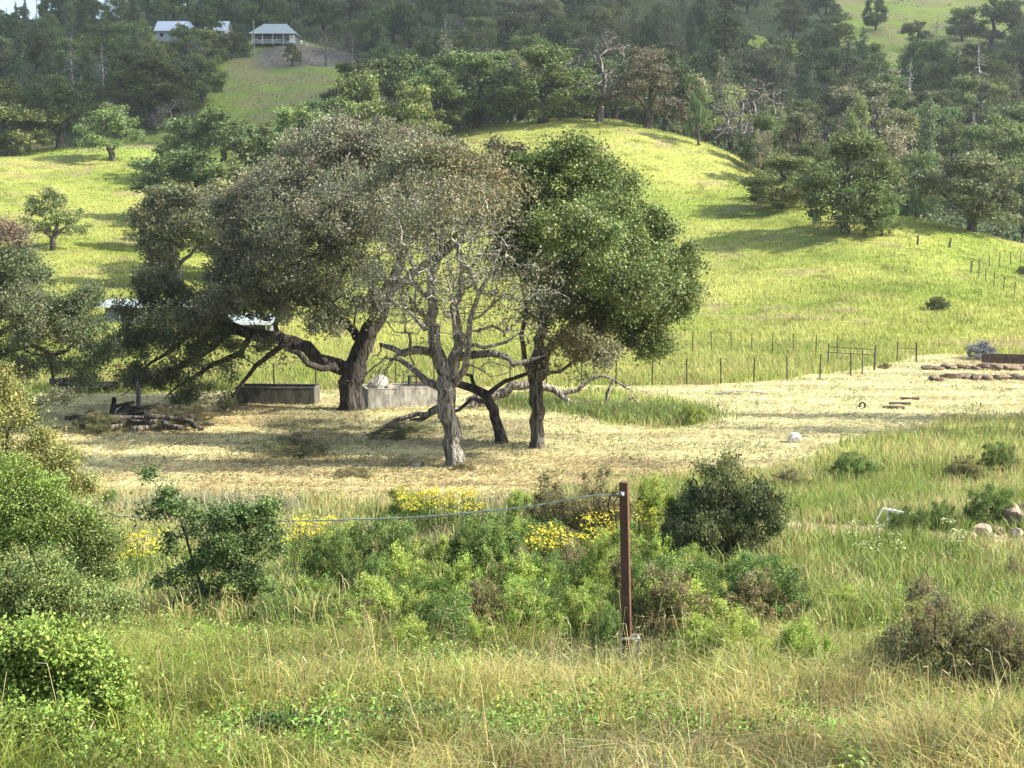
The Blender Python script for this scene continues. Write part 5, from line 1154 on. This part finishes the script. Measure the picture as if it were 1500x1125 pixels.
def logs():
    rg = random.Random(8); base = at(200, 628)
    def log(u, v, L, r, az, tilt, label, col, group=None, dz=0, bend=.32, name='log'):
        p = at(u, v); n = 7; t = np.linspace(-.5, .5, n); pts = np.stack([t*L, bend*L*(1-(2*t)**2)*rg.uniform(-1, 1), 0*t], -1)
        pts = pts@np.array([[cos(tilt), 0, sin(tilt)], [0, 1, 0], [-sin(tilt), 0, cos(tilt)]]); pts = pts@np.array([[cos(az), sin(az), 0], [-sin(az), cos(az), 0], [0, 0, 1]])
        pts[:, 2] += r+dz+.5*L*abs(sin(tilt)); rr = r*(1-.35*(t+.5)); 
        pts = np.concatenate([pts[:1], pts, pts[-1:]]); rr = np.concatenate([[.001], rr, [.001]])
        pts[0] -= (pts[2]-pts[1])*.02; pts[-1] += (pts[-2]-pts[-3])*.02
        V, Q = tube_arrays([pts], [rr], 10, .3); o = mk(name, V, Q, 'bark', None, np.tile(col, (len(V), 1)), True); o.location = tuple(map(float, p)); tag(o, label, 'log', group)
    for i in range(46):
        u = rg.gauss(205, 46); u = min(max(u, 118), 298); v = rg.uniform(612, 634); lvl = max(0, 1-abs(u-205)/80)
        log(u, v, rg.uniform(.8, 2.4), rg.uniform(.05, .15), rg.gauss(0, .8), rg.uniform(-.25, .25), 'weathered grey brown log in the heap beneath the drooping limb', np.array((.10, .085, .07))*rg.uniform(.6, 1.5), 'logs of the heap', dz=rg.random()*.55*lvl)
    log(163, 634, 1.2, .16, .5, .1, 'pale curved log at the front left of the heap', (.34, .28, .22), bend=.3); log(230, 634, 2.2, .17, .05, .02, 'long pale log along the front of the heap', (.28, .23, .18))
    log(165, 618, 1.0, .15, .2, 1.4, 'short charred stump standing up from the heap', (.03, .026, .022), name='stump'); log(181, 614, .7, .22, .6, .9, 'dark rounded butt on top of the heap', (.035, .03, .025), name='stump'); log(253, 625, 1.6, .28, .2, .15, 'thick reddish brown log at the right of the heap', (.12, .07, .045))
    log(200, 620, 1.9, .14, 1.2, 1.45, 'twisted post like branch standing upright in the heap', (.12, .105, .09), bend=.12, name='upright_branch')
    for i in range(8): log(rg.uniform(96, 155), rg.uniform(570, 577), rg.uniform(1.2, 2.6), rg.uniform(.12, .2), rg.uniform(-.3, .3), 0, 'dark log in the small far heap at left', np.array((.08, .07, .055))*rg.uniform(.7, 1.5), 'logs of the small far heap', dz=rg.random()*.4)
    # fallen branch from the half dead oak
    def br(name, label, pts, r0, r1, col):
        b = at(*pts[-1][:2]); Y = b[1]; c = spline([P(u, v, Y+d) for u, v, d in pts], .25); c[1:-1] += np.random.default_rng(3).normal(0, .03, (len(c)-2, 3)); c[:, 2] = np.maximum(c[:, 2], T(c[:, 0], c[:, 1])+r1)
        V, Q = tube_arrays([c], [np.linspace(r0, r1, len(c))], 9, .12); tag(mk(name, V, Q, 'bark', None, np.tile(col, (len(V), 1)), True, b), label, 'branch')
    br('fallen_branch', 'broken pale branch leaning from the half dead trunk to the ground', [(652, 592, -1), (630, 606, -.5), (612, 606, 0), (590, 612, 0), (570, 622, 0), (548, 635, 0), (530, 640, 0)], .16, .05, (.30, .25, .20))
    br('fallen_branch', 'dark broken branch behind the pale one', [(650, 592, 0), (632, 602, .5), (616, 615, 1), (600, 622, 1)], .15, .09, (.07, .06, .05))
logs()

# ------------------------------------------------------------ clouds (their shadows lie on the far slopes) and haze
def clouds():
    def cloud(label, poly, alt, th, seed):
        """outline given on the ground, lifted along the sun direction"""
        rg = np.random.default_rng(seed); poly = np.array(poly, float); c = poly.mean(0); V = IV5.copy()
        ang = np.arctan2(V[:, 1], V[:, 0]); hr = np.hypot(V[:, 0], V[:, 1])
        pa = np.arctan2(poly[:, 1]-c[1], poly[:, 0]-c[0]); pr = np.hypot(*(poly-c).T); o = np.argsort(pa)
        pa = np.concatenate([pa[o]-2*pi, pa[o], pa[o]+2*pi]); pr = np.tile(pr[o], 3)
        rad = np.interp(ang, pa, pr)*(1+.07*(fbm(np.cos(ang)*6+9, np.sin(ang)*6+9, seed, 3)-.5))
        X = c[0]+np.cos(ang)*rad*hr**.8; Y = c[1]+np.sin(ang)*rad*hr**.8; Z = alt+V[:, 2]*th*(1+.9*(fbm(X/60, Y/60, seed, 4)-.3))
        k = (alt-25)/SD[2]; X = X+SD[0]*k; Y = Y+SD[1]*k
        m = bpy.data.materials.get('cloud_vapour')
        if not m:
            m = bpy.data.materials.new('cloud_vapour'); m.use_nodes = True; nt = m.node_tree; N = nt.nodes; nt.nodes.remove(N['Principled BSDF'])
            tl = N.new('ShaderNodeBsdfTranslucent'); tl.inputs[0].default_value = (.9, .9, .9, 1); tp = N.new('ShaderNodeBsdfTransparent'); mx = N.new('ShaderNodeMixShader'); mx.inputs[0].default_value = .24
            nt.links.new(tl.outputs[0], mx.inputs[1]); nt.links.new(tp.outputs[0], mx.inputs[2]); nt.links.new(mx.outputs[0], N['Material Output'].inputs[0])
        o = mk('cloud', np.stack([X, Y, Z], -1), IF5, m, None, None, True); tag(o, label, 'cloud', kind='structure')
    IV5, IF5 = ico(5)
    cloud('cloud over the far woods', [(-420, 268), (-200, 268), (-60, 268), (-22, 246), (20, 262), (60, 300), (110, 330), (420, 330), (520, 600), (420, 1000), (-420, 1000), (-520, 560)], 420, 20, 5)
clouds()
def haze():
    m = bpy.data.materials.new('haze_air'); m.use_nodes = True; nt = m.node_tree; N = nt.nodes; nt.nodes.remove(N['Principled BSDF'])
    v = N.new('ShaderNodeVolumePrincipled'); v.inputs['Color'].default_value = (.80, .88, 1, 1); v.inputs['Density'].default_value = HAZE; v.inputs['Anisotropy'].default_value = .3
    nt.links.new(v.outputs[0], N['Material Output'].inputs['Volume'])
    b = MB(); b.box((0, 1250, 75), (4300, 2640, 290)); o = b.build('haze', m); tag(o, 'thin blue haze lying over the whole valley', 'haze', kind='stuff')
HAZE = 0.00013
haze()
